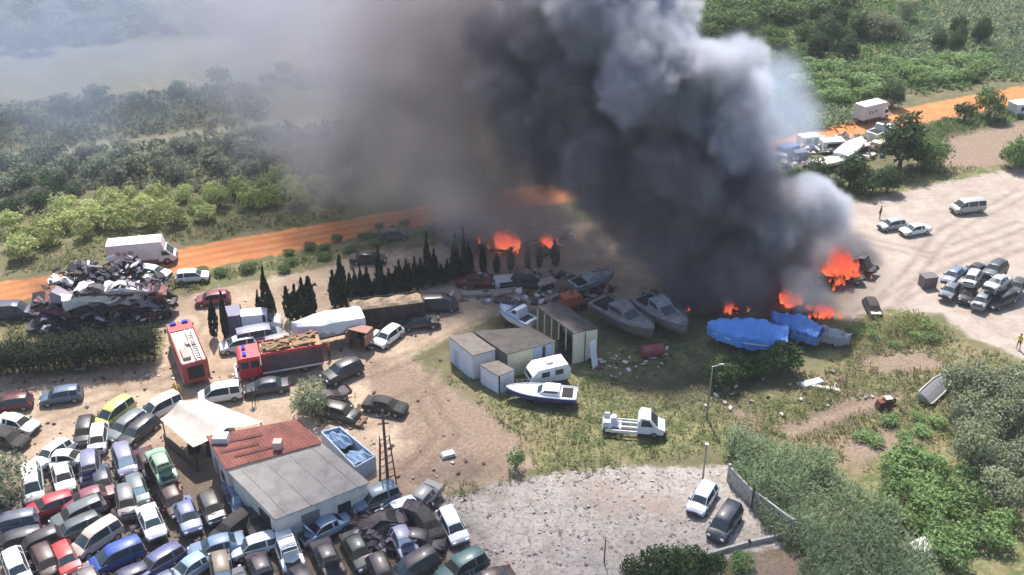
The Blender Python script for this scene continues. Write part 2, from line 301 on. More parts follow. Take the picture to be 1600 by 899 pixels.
# ---------------------------------------------------------------- cars: one body loft per kind, cut into body and windows
def car_meshes(kind):
    """stations: x, top z, half width at top, in cabin?"""
    K = {
     'hatch': dict(L=4.0, W=.86, belt=.92, st=[(-1.98,.72,.62,0),(-1.90,.97,.60,0),(-1.62,1.42,.58,1),(-.9,1.49,.60,1),(-.82,1.49,.60,1),(.1,1.48,.60,1),(.55,1.38,.57,1),(1.15,.98,.66,0),(1.75,.86,.64,0),(1.97,.68,.56,0)], wx=(-1.25,1.27)),
     'sedan': dict(L=4.5, W=.88, belt=.93, st=[(-2.25,.78,.62,0),(-2.15,.96,.62,0),(-1.55,.99,.64,0),(-1.0,1.38,.57,1),(-.55,1.44,.58,1),(-.46,1.44,.58,1),(.15,1.43,.58,1),(.55,1.34,.56,1),(1.2,.97,.68,0),(1.95,.84,.66,0),(2.22,.66,.56,0)], wx=(-1.38,1.38)),
     'estate': dict(L=4.6, W=.88, belt=.94, st=[(-2.28,.75,.64,0),(-2.2,1.0,.62,0),(-1.95,1.42,.57,1),(-1.0,1.50,.60,1),(-.92,1.50,.60,1),(.15,1.48,.59,1),(.6,1.37,.57,1),(1.25,.98,.68,0),(1.98,.86,.66,0),(2.25,.68,.56,0)], wx=(-1.4,1.42)),
     'suv': dict(L=4.5, W=.93, belt=1.12, st=[(-2.2,.85,.72,0),(-2.14,1.15,.70,0),(-1.95,1.72,.64,1),(-1.0,1.80,.67,1),(-.9,1.80,.67,1),(.1,1.79,.67,1),(.5,1.68,.65,1),(1.05,1.20,.74,0),(1.9,1.08,.72,0),(2.18,.85,.64,0)], wx=(-1.38,1.38)),
     'mpv': dict(L=4.3, W=.90, belt=1.02, st=[(-2.12,.75,.68,0),(-2.08,1.05,.66,0),(-1.95,1.68,.62,1),(-1.0,1.78,.64,1),(-.92,1.78,.64,1),(.3,1.76,.64,1),(.75,1.60,.60,1),(1.5,1.02,.66,0),(1.9,.88,.64,0),(2.12,.70,.56,0)], wx=(-1.32,1.36)),
     'van': dict(L=5.2, W=.98, belt=1.25, st=[(-2.6,.7,.88,0),(-2.58,1.2,.86,0),(-2.54,2.12,.80,2),(-1.0,2.22,.82,2),(.55,2.22,.82,2),(.62,2.22,.82,1),(1.05,2.12,.80,1),(1.15,2.05,.79,1),(1.85,1.28,.80,0),(2.4,1.08,.78,0),(2.6,.78,.72,0)], wx=(-1.65,1.75)),
     'minibus': dict(L=5.0, W=.95, belt=1.15, st=[(-2.5,.7,.80,0),(-2.47,1.15,.78,0),(-2.35,1.88,.74,1),(-1.1,1.96,.76,1),(-1.0,1.96,.76,1),(.5,1.95,.76,1),(.58,1.95,.76,1),(1.2,1.80,.73,1),(1.9,1.15,.76,0),(2.3,1.0,.74,0),(2.5,.75,.66,0)], wx=(-1.55,1.65)),
     'pickup': dict(L=5.0, W=.92, belt=1.05, st=[(-2.5,.6,.84,0),(-2.46,1.05,.84,0),(-1.0,1.06,.84,0),(-.6,1.66,.62,1),(-.2,1.70,.64,1),(-.12,1.70,.64,1),(.2,1.68,.64,1),(.45,1.6,.62,1),(1.0,1.12,.74,0),(2.0,1.0,.72,0),(2.45,.8,.64,0)], wx=(-1.5,1.5)),
    }[kind]
    Wd = K['W']; belt = K['belt']; st = K['st']; bm = bmesh.new(); rows = []
    for i, (x, tz, wt, cab) in enumerate(st):
        e = min(1.0, min(x-st[0][0], st[-1][0]-x)/.35+.78)    # rounded plan at nose and tail
        w_ = Wd*e; b = min(belt, tz-.06); zb = .26
        pts = [(0,zb),(w_*.86,zb),(w_*.99,zb+.16),(w_,.62),(w_*.965,b),(min(wt, w_*.93),tz-.03 if cab else tz-.04),(0,tz+(.03 if cab else .02))]
        rows.append([[bm.verts.new((x, s*y, z)) for (y, z) in pts] for s in (1, -1)])
        rows[-1][1][0] = rows[-1][0][0]; rows[-1][1][6] = rows[-1][0][6]
    MAT_BODY, WS, RW, SL, SR = 0, 1, 2, 3, 4
    for i in range(len(st)-1):
        a, b = st[i], st[i+1]
        for s in (0, 1):
            A, Bv = rows[i][s], rows[i+1][s]
            for k in range(6):
                q = [A[k], Bv[k], Bv[k+1], A[k+1]]
                if s: q.reverse()
                f = bm.faces.new(q); mi = 0
                short = abs(b[0]-a[0]) < .12
                if k == 4 and a[3] == 1 and b[3] == 1 and not short: mi = SL if s == 0 else SR
                if k == 4 and a[3] == 1 and b[3] == 0: mi = SL if s == 0 else SR
                if k == 5 and a[3] >= 1 and b[3] == 0: mi = WS
                if k == 5 and a[3] == 0 and b[3] == 1: mi = RW
                f.material_index = mi
    for e_ in (0, -1):
        lst = [rows[e_][0][k] for k in range(7)] + [rows[e_][1][k] for k in range(5, 0, -1)]
        f = bm.faces.new(lst); f.material_index = 0
    bmesh.ops.recalc_face_normals(bm, faces=bm.faces)
    # windows: inset so that pillars and roof rails stay painted
    for mi in (WS, RW, SL, SR):
        fs = [f for f in bm.faces if f.material_index == mi]
        if not fs: continue
        r = bmesh.ops.inset_region(bm, faces=fs, thickness=.045, depth=-.012)
        for f in r['faces']: f.material_index = 0
    me = bpy.data.meshes.new(kind); bm.to_mesh(me); bm.free(); out = {}
    for mi, nm in enumerate(['body', 'windshield', 'rear_window', 'side_window', 'side_window2']):
        mp = {}; vs = []; fs = []
        for p in me.polygons:
            if p.material_index != mi: continue
            f = []
            for v in p.vertices:
                if v not in mp: mp[v] = len(vs); vs.append(tuple(me.vertices[v].co))
                f.append(mp[v])
            fs.append(f)
        if not fs: continue
        mm = bpy.data.meshes.new(kind+'_'+nm); mm.from_pydata(vs, [], fs)
        if mi == 0:
            tmp = bpy.data.objects.new('t', mm); COL.objects.link(tmp); md = tmp.modifiers.new('b', 'BEVEL'); md.width = .035; md.segments = 2; md.limit_method = 'ANGLE'; md.angle_limit = R(22); md.use_clamp_overlap = True; md.harden_normals = False
            mb_ = bpy.data.meshes.new_from_object(tmp.evaluated_get(bpy.context.evaluated_depsgraph_get())); bpy.data.objects.remove(tmp); mb_.name = mm.name; mm = mb_
            for p in mm.polygons: p.use_smooth = True
        out[nm] = mm
    out['K'] = K
    return out
def wheel_mesh(r=.32, w_=.2):
    b = MB(); b.tube((0,-w_/2,0), (0,w_/2,0), r, n=16); return b.mesh('tyre')
def rim_mesh(r=.2, w_=.215):
    b = MB(); b.tube((0,-w_/2,0), (0,w_/2,0), r, n=10); b.tube((0,-w_/2-.01,0), (0,w_/2+.01,0), r*.3, n=8); return b.mesh('rim')
WH, RM = wheel_mesh(), rim_mesh(); WH2, RM2 = wheel_mesh(.42,.28), rim_mesh(.24,.29)
WH.materials.append(MT['tyre']); RM.materials.append(MT['rim']); WH2.materials.append(MT['tyre']); RM2.materials.append(MT['rim'])
def add_wheels(root, spots, big=False):
    for x, y in spots:
        r = .42 if big else .32
        t = link('wheel', WH2 if big else WH, None, root); t.location = (x, y, r)
        k = link('rim', RM2 if big else RM, None, t)
def shared(bm_, name, mat):
    me = bm_.mesh(name); me.materials.append(mat); return me
CARLIB = {}
def carlib(kind):
    if kind in CARLIB: return CARLIB[kind]
    d = car_meshes(kind); K = d['K']; L2 = K['L']/2; W_ = K['W']; st = K['st']
    d['body'].materials.append(MT['paint'])
    for k in ('windshield', 'rear_window', 'side_window', 'side_window2'):
        if k in d: d[k].materials.append(MT['glass'])
    nz = st[-1][1]; tz = st[0][1]
    h = MB(); h.box(-.03,.10,-.17,.17,-.075,.075,ty=.03,tx=.03); d['headlight'] = shared(h, 'headlight', MT['lamp'])
    h = MB(); h.box(-.06,.04,-.13,.13,-.10,.10,ty=.02,tx=.01); d['tail_light'] = shared(h, 'tail_light', MT['tail'])
    h = MB(); h.box(-.12,.06,-W_*.80,W_*.80,-.10,.10,tx=.03,ty=.04); h.box(.02,.07,-.28,.28,.12,.26); d['bumper'] = shared(h, 'bumper', MT['trim'])
    h = MB(); h.box(-.06,.06,0,.16,0,.12,tx=.02,ty=.02); d['side_mirror'] = shared(h, 'side_mirror', MT['trim'])
    h = MB(); x0 = next(s_[0] for s_ in reversed(st) if s_[3]) + .55
    h.box(x0, L2-.12, -W_*.66, W_*.66, st[-2][1]-.28, st[-2][1]+.035); d['engine_bay'] = shared(h, 'engine_bay', MT['burnt'])
    CARLIB[kind] = d; return d
def car(kind, color, label, at, front, z=0.0, opts='', group=None, cat=None, tilt=(0, 0), name=None):
    """at/front: spots of the photograph surveyed on the plane of the car's middle height"""
    d = carlib(kind); K = d['K']; L2 = K['L']/2; W_ = K['W']; st = K['st']
    zm = z+st[4][1]*.5; a = G(*at, zm); b = G(*front, zm); ang = math.atan2(b.y-a.y, b.x-a.x)
    nm = name or {'van': 'delivery_van', 'minibus': 'passenger_van', 'suv': 'off_road_car', 'pickup': 'pickup_truck', 'mpv': 'people_carrier', 'estate': 'estate_car', 'sedan': 'saloon_car', 'hatch': 'hatchback_car'}[kind]
    root = empty(nm, (a.x, a.y, z), ang, label, cat or ('van' if kind in ('van', 'minibus') else 'pickup truck' if kind == 'pickup' else 'car'), group, rx=tilt[0], ry=tilt[1])
    k_ = .88 if (at[0] > 1330 and at[1] < 560) else .94; root.scale = (k_, k_, k_)
    lc = s2l(*color); lum = sum(lc)/3; kf = .92 if min(lc) > .6 else .66 if lum > .12 else .42; col = tuple((v*1.05-lum*.05)*kf for v in lc); col = tuple(max(.004, v) for v in col); burnt = 'B' in opts
    body = link('body', d['body'], None, root, col)
    if burnt: body.material_slots[0].link = 'OBJECT'; body.material_slots[0].material = MT['burnt']
    for k, nme in (('windshield', 'windshield'), ('rear_window', 'rear_window'), ('side_window', 'side_window'), ('side_window2', 'side_window')):
        if k not in d: continue
        o = link(nme, d[k], None, root)
        if 'g' in opts or burnt: o.material_slots[0].link = 'OBJECT'; o.material_slots[0].material = MT['void']
        if 'b' in opts and k == 'windshield': o.material_slots[0].link = 'OBJECT'; o.material_slots[0].material = MT['bluewind']
    if 'w' not in opts: add_wheels(root, [(x, s*(W_-.07)) for x in K['wx'] for s in (1, -1)])
    x0 = next(s_[0] for s_ in reversed(st) if s_[3]) + .35
    if 'n' in opts: link('engine_bay', d['engine_bay'], None, root)
    if not burnt:
        for s in (1, -1):
            if 'n' not in opts:
                o = link('headlight', d['headlight'], None, root); o.location = (L2-.12, s*W_*.66, st[-1][1]-.02)
            o = link('tail_light', d['tail_light'], None, root); o.location = (-L2+.06, s*W_*.80, st[0][1]+.05)
            x0 = next(s_[0] for s_ in reversed(st) if s_[3]) + .35
            o = link('side_mirror', d['side_mirror'], None, root); o.location = (x0, s*W_*.96, K['belt']); o.scale = (1, s, 1)
        if 'n' not in opts:
            o = link('bumper', d['bumper'], None, root); o.location = (L2-.02, 0, .42)
        o = link('bumper', d['bumper'], None, root); o.location = (-L2+.02, 0, .42); o.rotation_euler = (0, 0, math.pi)
    if 'o' in opts:      # bonnet propped open
        h = MB(); h.box(0, L2-x0-.2, -W_*.68, W_*.68, 0, .04, ty=.03)
        o = h.build('bonnet', MT['paint'], root, col); o.location = (x0+.22, 0, st[-2][1]+.12); o.rotation_euler = (0, -R(58), 0)
    if 'p' in opts:      # a pale bonnet from another car
        h = MB(); h.box(x0+.1, L2-.2, -W_*.7, W_*.7, st[-2][1]+.03, st[-2][1]+.08, ty=.05)
        h.build('bonnet', MT['matte'], root, s2l(225,225,225))
    if 'h' in opts:      # something pale lying on the roof belongs to it: roof bars
        h = MB()
        for x in (-.7, .3): h.box(x-.04, x+.04, -.6, .6, st[4][1]+.02, st[4][1]+.1)
        h.build('roof_bars', MT['metal'], root)
    return root
MT['bluewind'] = simple('reflection_tint_windscreen', (.22,.30,.38), .25, 0, .2, 3)  # pale blue colour standing in for reflections on the windscreen
WHT=(232,232,230); SIL=(168,176,184); LB=(150,172,198); BLU=(58,74,120); DB=(38,44,66); BLK=(34,34,40); MAR=(92,32,44); RED=(186,48,56); GRY=(118,124,130); LIL=(150,150,182); DG=(54,66,66)
yard = 'scrapyard cars crowded in the near left corner'
CARS = [
 # kind, colour, label, centre, front, z, opts
 ('hatch',(96,122,150),'grey-blue hatchback alone on open dirt below the dark hedge',(95,616),(62,621),0,''),
 ('hatch',(128,26,44),'dark red hatchback at the left edge beside the hedge end',(16,628),(-15,632),0,''),
 ('sedan',WHT,'white saloon with pale green bonnet at the left edge under the dark red hatchback',(26,660),(58,668),0,'g'),
 ('estate',BLK,'black wreck half hidden under the white saloon at the left edge',(8,684),(40,690),0,'Bw'),
 ('mpv',(232,228,130),'pale yellow people carrier parked on the dirt at the top of the car rows',(178,643),(152,662),0,''),
 ('estate',(120,132,138),'grey-green estate car beside the yellow people carrier',(196,664),(166,686),0,''),
 ('estate',(36,40,60),'dark navy estate car right of the grey-green one',(215,672),(190,692),0,''),
 ('mpv',WHT,'white-roofed van with purple-grey side left of the canvas canopy',(250,634),(226,646),0,''),
 ('mpv',WHT,'white van parked behind the canvas canopy',(343,612),(318,616),0,''),
 ('hatch',DB,'dark blue wreck at the left end of the yellow car row',(132,672),(128,692),0,'g'),
 ('hatch',(214,214,216),'small wreck with a bright white bonnet below the yellow car',(153,684),(150,706),0,'gn p'),
 ('mpv',LIL,'lilac-silver people carrier with sun glinting on its windscreen',(194,718),(204,748),.0,'b'),
 ('sedan',MAR,'dark maroon saloon squeezed between the silver and the green cars',(232,722),(246,750),0,'g'),
 ('hatch',(158,38,50),'dark red car underneath the pale green saloon',(260,752),(274,782),0,'g'),
 ('sedan',(150,188,158),'pale green saloon stacked on top of a dark red car',(252,726),(266,752),1.25,''),
 ('mpv',WHT,'white box-shaped van at the left end beside the tree',(50,752),(53,782),0,''),
 ('hatch',(238,238,232),'white hatchback with sun-bleached roof behind the first car row',(82,708),(64,722),0,''),
 ('sedan',(226,226,226),'white saloon beside the bleached hatchback, nose to the right',(104,716),(130,716),0,''),
 ('sedan',(205,215,215),'pale saloon with a black broken windscreen above the crimson car',(97,742),(104,768),0,'g'),
 ('mpv',(140,142,176),'lilac people carrier with dark front left of the sandy gap',(140,730),(142,758),0,'g'),
 ('hatch',(112,128,132),'grey-green hatchback with light blue windscreen above the silver saloon',(214,765),(222,788),0,'b'),
 ('sedan',(206,206,212),'silver-white saloon facing the viewer right of the sandy gap',(236,814),(250,848),0,''),
 ('sedan',(108,122,168),'blue-grey saloon with lilac bonnet right of the silver-white one',(291,803),(303,832),0,''),
 ('hatch',(90,84,84),'dark hatchback with crumpled white bonnet near the workshop wall',(331,792),(343,820),0,'g p'),
 ('sedan',(74,112,160),'blue saloon parked along the workshop wall',(370,777),(382,804),0,'b'),
 ('hatch',(206,34,66),'bright crimson hatchback in the left row',(78,788),(48,800),0,''),
 ('estate',(120,130,134),'grey estate car in front of the crimson hatchback',(122,800),(86,814),0,''),
 ('sedan',(150,78,96),'faded maroon saloon behind the grey estate car',(138,777),(104,788),0,'g'),
 ('estate',(96,104,112),'dark grey estate car in the middle of the left rows',(116,826),(80,842),0,''),
 ('mpv',(222,206,196),'cream-roofed people carrier behind the vivid blue car',(150,838),(118,858),0,''),
 ('mpv',(22,84,178),'vivid blue people carrier with sun shining on its roof',(181,866),(140,884),.1,''),
 ('hatch',(34,44,110),'dark blue hatchback at the bottom edge under the vivid blue one',(196,904),(160,920),0,''),
 ('estate',(88,96,152),'violet-blue estate car right of the vivid blue one',(246,878),(210,902),0,''),
 ('hatch',(204,62,66),'light red hatchback facing the viewer near the bottom left',(104,872),(118,902),0,''),
 ('hatch',WHT,'white hatchback at the bottom left corner facing the viewer',(26,884),(38,915),0,''),
 ('estate',(98,108,132),'blue-grey estate car at the left edge, upper of two',(14,815),(-30,825),0,''),
 ('estate',(52,58,86),'navy estate car at the left edge, lower of two',(22,843),(-24,856),0,''),
 ('hatch',(96,54,66),'burnt maroon hatchback between the white and the light red ones',(72,876),(84,900),0,'gn'),
 ('sedan',(128,158,192),'light blue saloon with dark side windows at the end of the sandy gap',(338,852),(288,866),0,''),
 ('sedan',(172,200,220),'pale blue saloon at the bottom edge in front of the light blue one',(300,884),(262,908),0,''),
 ('hatch',(150,132,112),'dusty brown hatchback at the bottom edge facing the viewer',(345,892),(350,922),0,'b'),
 ('hatch',(214,224,230),'white-blue hatchback left of the tall white off-road car',(398,852),(364,862),0,''),
 ('suv',(240,242,244),'tall white off-road car with dark windscreen facing the viewer',(452,862),(464,896),0,'h'),
 ('sedan',(84,64,84),'dark plum saloon left of the tall white off-road car',(408,890),(424,925),0,''),
 ('estate',(104,108,158),'violet long estate car along the front edge of the grey roof',(462,818),(424,836),0,''),
 ('sedan',(160,184,214),'light silver-blue saloon below the grey roof corner',(508,824),(470,842),0,''),
 ('sedan',(92,84,98),'dark brown-grey saloon facing the viewer right of the white off-road car',(512,872),(528,904),0,''),
 ('sedan',(84,100,102),'dark green-grey saloon at the bottom facing the viewer',(560,858),(578,890),0,'g'),
 ('suv',(120,146,170),'blue-grey off-road car at the right corner of the grey roof',(584,776),(552,790),0,''),
 ('hatch',(224,230,240),'white hatchback right of the blue-grey off-road car',(620,797),(588,812),0,''),
 ('sedan',(176,176,204),'lilac-silver saloon facing the viewer beside the scrap heap',(628,842),(644,872),0,'b'),
 ('hatch',(236,240,242),'small white hatchback at the edge of the pale rubble ground',(708,818),(719,838),0,''),
 ('hatch',(40,36,50),'black hatchback wreck left of the small white hatchback',(668,818),(682,838),0,'B'),
 ('sedan',(56,48,72),'black-violet saloon wreck nearest the rubble ground',(655,842),(690,846),0,'gn'),
 ('mpv',(66,54,82),'dark purple people carrier low in the bottom row',(648,884),(612,902),0,''),
 ('suv',(62,112,116),'teal green off-road car at the bottom edge of the rubble ground',(722,886),(684,906),0,''),
 ('sedan',(70,36,48),'dark maroon saloon cut by the bottom edge',(762,906),(730,918),0,''),
 ('sedan',(160,160,164),'pale grey saloon behind the white hatchback near the weeds',(658,778),(640,796),0,''),
 ('hatch',(78,62,76),'brown-violet hatchback at the bottom between two dark saloons',(598,893),(612,922),0,'g'),
 ('sedan',(60,60,74),'charcoal saloon wreck in the shade of the workshop wall',(396,812),(408,838),0,'Bw'),
 ('hatch',(70,60,66),'soot-brown hatchback wreck in the shade near the workshop',(362,822),(340,838),0,'Bw'),
 ('estate',(88,40,48),'rust-maroon estate wreck between two stacked rows',(270,778),(282,800),0,'gw'),
 ('hatch',(120,122,128),'grey hatchback wreck with open front by the sandy gap',(196,782),(200,806),0,'gnw'),
 ('sedan',(60,76,110),'slate blue saloon beneath the lilac people carrier',(160,752),(168,780),0,'gw'),
 ('hatch',(64,58,72),'dark hatchback wreck between the grey estate cars at far left',(58,846),(30,856),0,'g'),
 ('sedan',(100,110,120),'steel grey saloon at the bottom edge beside the plum one',(380,920),(395,940),0,''),
 ('estate',(48,48,66),'near-black estate car at the bottom edge below the white off-road car',(480,915),(500,940),0,''),
 ('hatch',(84,100,140),'slate hatchback cut by the bottom edge at left of centre',(240,920),(210,935),0,''),
 ('sedan',(132,120,124),'taupe saloon cut by the bottom edge left of the violet-blue estate car',(140,910),(155,935),0,'g'),
 # middle yard
 ('sedan',(62,72,96),'dark blue-grey saloon just below the red fire engine cab',(416,602),(388,606),0,''),
 ('suv',(44,52,72),'dark off-road car standing alone on the sand right of the fire engine',(534,578),(506,590),0,''),
 ('hatch',(238,238,238),'white hatchback driving alone on the sandy track',(606,524),(590,536),0,''),
 ('sedan',(32,34,48),'black burnt saloon wreck on the brown dirt, white panel on its roof',(602,632),(634,638),0,'B'),
 ('hatch',(70,76,78),'dark green-grey wreck in the weeds left of the black saloon',(532,642),(556,648),0,'gnw'),
 ('sedan',(46,46,62),'black saloon on the sand below the loaded trailer',(656,502),(690,498),0,''),
 ('minibus',(48,54,86),'dark navy van at the right end of the loaded trailer',(682,472),(712,470),0,''),
 ('hatch',(150,52,68),'faded red hatchback behind the thin cypress stems',(332,465),(304,468),0,'g'),
 ('minibus',(168,170,190),'lilac-grey people van between white van and fire engine',(405,522),(438,516),0,''),
 ('hatch',(206,214,218),'silver hatchback behind the fire engine cab',(372,536),(352,540),0,''),
 ('estate',(176,180,186),'silver estate car hidden behind the fire engine body',(444,532),(474,526),0,'n'),
 ('estate',(232,234,234),'white estate car parked on the road edge behind the pile of wrecks',(238,424),(268,428),0,''),
 ('hatch',(222,226,230),'white hatchback nearest the pile of wrecks below the white estate',(226,440),(252,438),0,''),
 ('hatch',(236,238,238),'white hatchback at the right end of the three by the road',(300,430),(326,428),0,''),
 ('minibus',(66,72,110),'navy van at the left edge beside the pile of wrecks',(14,484),(44,482),0,''),
 ('sedan',(60,62,64),'dark grey car wreck in front of the cypress row on the verge',(575,402),(604,402),0,'g'),
 ('hatch',(80,84,90),'grey wreck with white debris on the green verge by the road',(614,366),(640,362),0,'gn'),
 ('sedan',(142,50,58),'dull red car wreck at the right end of the cypress row',(742,438),(770,438),0,'gw'),
 ('estate',(100,52,62),'brown-red car wreck among debris left of the white boat',(826,440),(852,444),0,'Bw'),
 ('sedan',(50,44,48),'burnt black car near the flames right of the cypress row',(720,372),(750,370),0,'B'),
 ('hatch',(50,44,48),'burnt black hatchback next to the left flames',(815,368),(835,366),0,'Bw'),
 # right pad
 ('hatch',(186,196,196),'silver hatchback, left one of the pair on the pale ground',(1394,349),(1374,352),0,''),
 ('sedan',(214,222,222),'white-silver saloon, right one of the pair on the pale ground',(1430,357),(1406,361),0,''),
 ('minibus',(196,200,196),'light grey passenger van alone on the pale ground at the right',(1513,320),(1484,323),0,''),
 ('hatch',(220,220,218),'small burnt-out car with a pale sheet on its front beside the right flames',(1364,480),(1372,496),-.25,'Bwp'),
 ('hatch',(226,234,246),'white hatchback parked at the right side of the rubble ground',(1098,777),(1084,800),0,''),
 ('mpv',(46,60,92),'dark blue people carrier beside the leaning wall',(1133,813),(1118,836),0,''),
]
pile = 'cars heaped together on the pale ground at the right edge'
CARS += [
 ('sedan',(110,130,166),'blue-grey saloon at the upper left of the heap on the pale ground',(1492,428),(1472,444),.7,'',pile),
 ('suv',(44,50,72),'dark off-road car at the upper right of the heap on the pale ground',(1556,420),(1536,434),.6,'',pile),
 ('sedan',(190,208,210),'white-silver saloon on the right side of the heap',(1560,440),(1536,456),1.5,'',pile),
 ('hatch',(120,126,140),'silver hatchback at the lower left of the heap, nose to the viewer',(1484,452),(1472,468),0,'',pile),
 ('hatch',(46,42,64),'black-violet hatchback in the middle of the heap',(1512,458),(1504,474),0,'g',pile),
 ('hatch',(200,200,198),'dark-nosed hatchback with white roof in the middle of the heap',(1520,434),(1510,448),1.1,'np',pile),
 ('estate',(36,44,62),'navy estate car at the lower right of the heap',(1566,466),(1538,476),0,'g',pile),
 ('hatch',(130,140,150),'pale hatchback lying at the lower edge of the heap',(1536,468),(1524,482),0,'nw',pile),
 ('hatch',(54,60,82),'slate hatchback at the right end of the heap',(1590,446),(1578,462),.4,'g',pile),
 ('sedan',(60,64,84),'dark slate saloon at the top of the heap, between the blue-grey and the off-road one',(1524,420),(1506,432),.3,'g',pile),
]
for r_ in CARS:
    grp = r_[7] if len(r_) > 7 else (yard if r_[3][0] < 790 and r_[3][1] > 690 else None)
    zt = r_[5]; tl = (0, 0)
    if grp == pile: tl = (R(random.uniform(-7, 7)), R(random.uniform(-7, 7)))
    elif grp == yard: tl = (R(random.uniform(-5, 5)), R(random.uniform(-6, 6)))
    op_ = r_[6]
    if grp == yard and 'B' not in op_ and 'p' not in op_:
        q_ = random.random()
        if q_ < .16 and 'n' not in op_: op_ += 'no'
        if .1 < q_ < .36 and 'b' not in op_ and 'g' not in op_: op_ += 'g'
    car(r_[0], r_[1], r_[2], r_[3], r_[4], zt+(random.uniform(.05,.35) if grp else -.02), op_, grp, tilt=tl)
# crushed wrecks: bodies battered out of shape
def crush(kind, seed, mat):
    src = carlib(kind); rr = random.Random(seed); out = {}
    def warp(me, nm, mt):
        m2 = me.copy(); m2.name = nm; m2.materials.clear(); m2.materials.append(mt)
        rj = random.Random(seed*7)
        for p in m2.polygons: p.use_smooth = False
        for v in m2.vertices:
            x, y, z = v.co; n = math.sin(x*3.1+seed)*math.cos(y*4.3+seed*2)
            k = .55+.22*math.sin(x*1.7+seed*1.3)
            v.co = (x*.95+.10*math.sin(z*7+seed), y+.10*math.sin(x*5+seed*3)+.06*n, z*(k if z > .7 else .85)+.07*n); v.co += Vector((rj.uniform(-.05,.05), rj.uniform(-.06,.06), rj.uniform(-.07,.07)))
        return m2
    out['body'] = warp(src['body'], 'crushed_body', mat)
    for k in ('windshield', 'rear_window', 'side_window', 'side_window2'):
        if k in src: out[k] = warp(src[k], 'window_hole', MT['void'])
    return out
CR = [crush(k, s_, MT['crushpaint'] if False else MT['matte']) for k, s_ in (('hatch', 1), ('sedan', 2), ('estate', 3), ('mpv', 4), ('van', 5))]
def wreck(i, loc, rz, color, label, group, tilt=(0, 0), wheels=0):
    d = CR[i]; root = empty('crushed_car', loc, rz, label, 'wrecked car', group, rx=tilt[0], ry=tilt[1])
    link('body', d['body'], None, root, s2l(*color))
    for k, nm in (('windshield', 'windshield_opening'), ('rear_window', 'rear_opening'), ('side_window', 'side_opening'), ('side_window2', 'side_opening')):
        if k in d: link(nm, d[k], None, root)
    if wheels:
        t = link('wheel', WH, None, root); t.location = (1.2, -.8, .2); link('rim', RM, None, t)
    return root
# ---------------------------------------------------------------- lorries, fire engines, boats, caravans
def rootpx(name, at, front, label, cat, group=None, zm=1.2, z=0):
    a = G(*at, zm); b = G(*front, zm)
    return empty(name, (a.x, a.y, z), math.atan2(b.y-a.y, b.x-a.x), label, cat, group)
def part(root, name, boxes, mat, color=None):
    b = MB()
    for q in boxes: b.box(*q[:6], **(q[6] if len(q) > 6 else {}))
    return b.build(name, mat, root, s2l(*color) if color else None)
def luton(at, front, label, L=6.6, boxcol=(226,214,214), cabcol=(220,212,210), Hb=3.0):
    r = rootpx('box_truck', at, front, label, 'truck', zm=1.6); h = L/2
    b = MB(); b.sideprism([(-h,.75),(h-1.9,.75),(h-1.9,2.0),(h-1.1,2.15),(h-1.35,Hb),(-h,Hb)], -1.08, 1.08); b.build('cargo_box', MT['matte'], r, s2l(*boxcol))
    b = MB(); b.box(-h+.03, h-1.4, -1.05, 1.05, Hb+.003, Hb+.05); b.build('roof_panel', MT['matte'], r, s2l(240,240,238))
    b = MB(); b.sideprism([(h-1.88,.45),(h-.05,.45),(h,.95),(h-.25,1.15),(h-.95,1.95),(h-1.88,1.97)], -.98, .98); b.build('cab', MT['paint'], r, s2l(*cabcol))
    for s in (1, -1):
        b = MB(); b.sideprism([(h-1.5,1.2),(h-.5,1.2),(h-1.0,1.75),(h-1.5,1.8)], s*.975, s*.992); b.build('side_window', MT['glass'], r)
        b = MB(); b.box(h-.1, h+.02, s*.7-.18, s*.7+.18, .72, .92); b.build('headlight', MT['lamp'], r)
        b = MB(); b.box(h-1.0, h-.8, s*1.0-.08, s*1.0+.08, 1.3, 1.65); b.build('side_mirror', MT['trim'], r)
    b = MB(); b.add([(h-.28,-.85,1.2),(h-.28,.85,1.2),(h-.93,.8,1.93),(h-.93,-.8,1.93)], [(0,1,2,3)]); o = b.build('windshield', MT['glass'], r); o.location = (.03,0,.02)
    part(r, 'chassis', [(-h+.1,h-.3,-.45,.45,.35,.74)], MT['darkmetal'])
    part(r, 'bumper', [(h-.05,h+.12,-.95,.95,.4,.62)], MT['trim'])
    part(r, 'side_rail', [(-h,h-1.95,-1.1,-1.083,.78,.9),(-h,h-1.95,1.083,1.1,.78,.9)], MT['metal'])
    part(r, 'side_marking', [(-h+1.0,-h+1.5,-1.088,-1.082,1.7,2.2),(-h+1.7,-h+2.1,-1.088,-1.082,1.6,2.1),(-h+2.3,-h+2.9,-1.088,-1.082,1.75,2.2)], MT['matte'], (176,140,146))
    add_wheels(r, [(h-1.0,.85),(h-1.0,-.85),(-h+1.5,.9),(-h+1.5,-.9)], True)
    return r
luton((222,392),(276,387),'large white box truck with a sloping cab standing on the orange dirt road',7.4)
luton((1364,173),(1394,166),'distant white box truck on the orange road beside a dark bush',6.2,(214,214,214),(236,236,236))
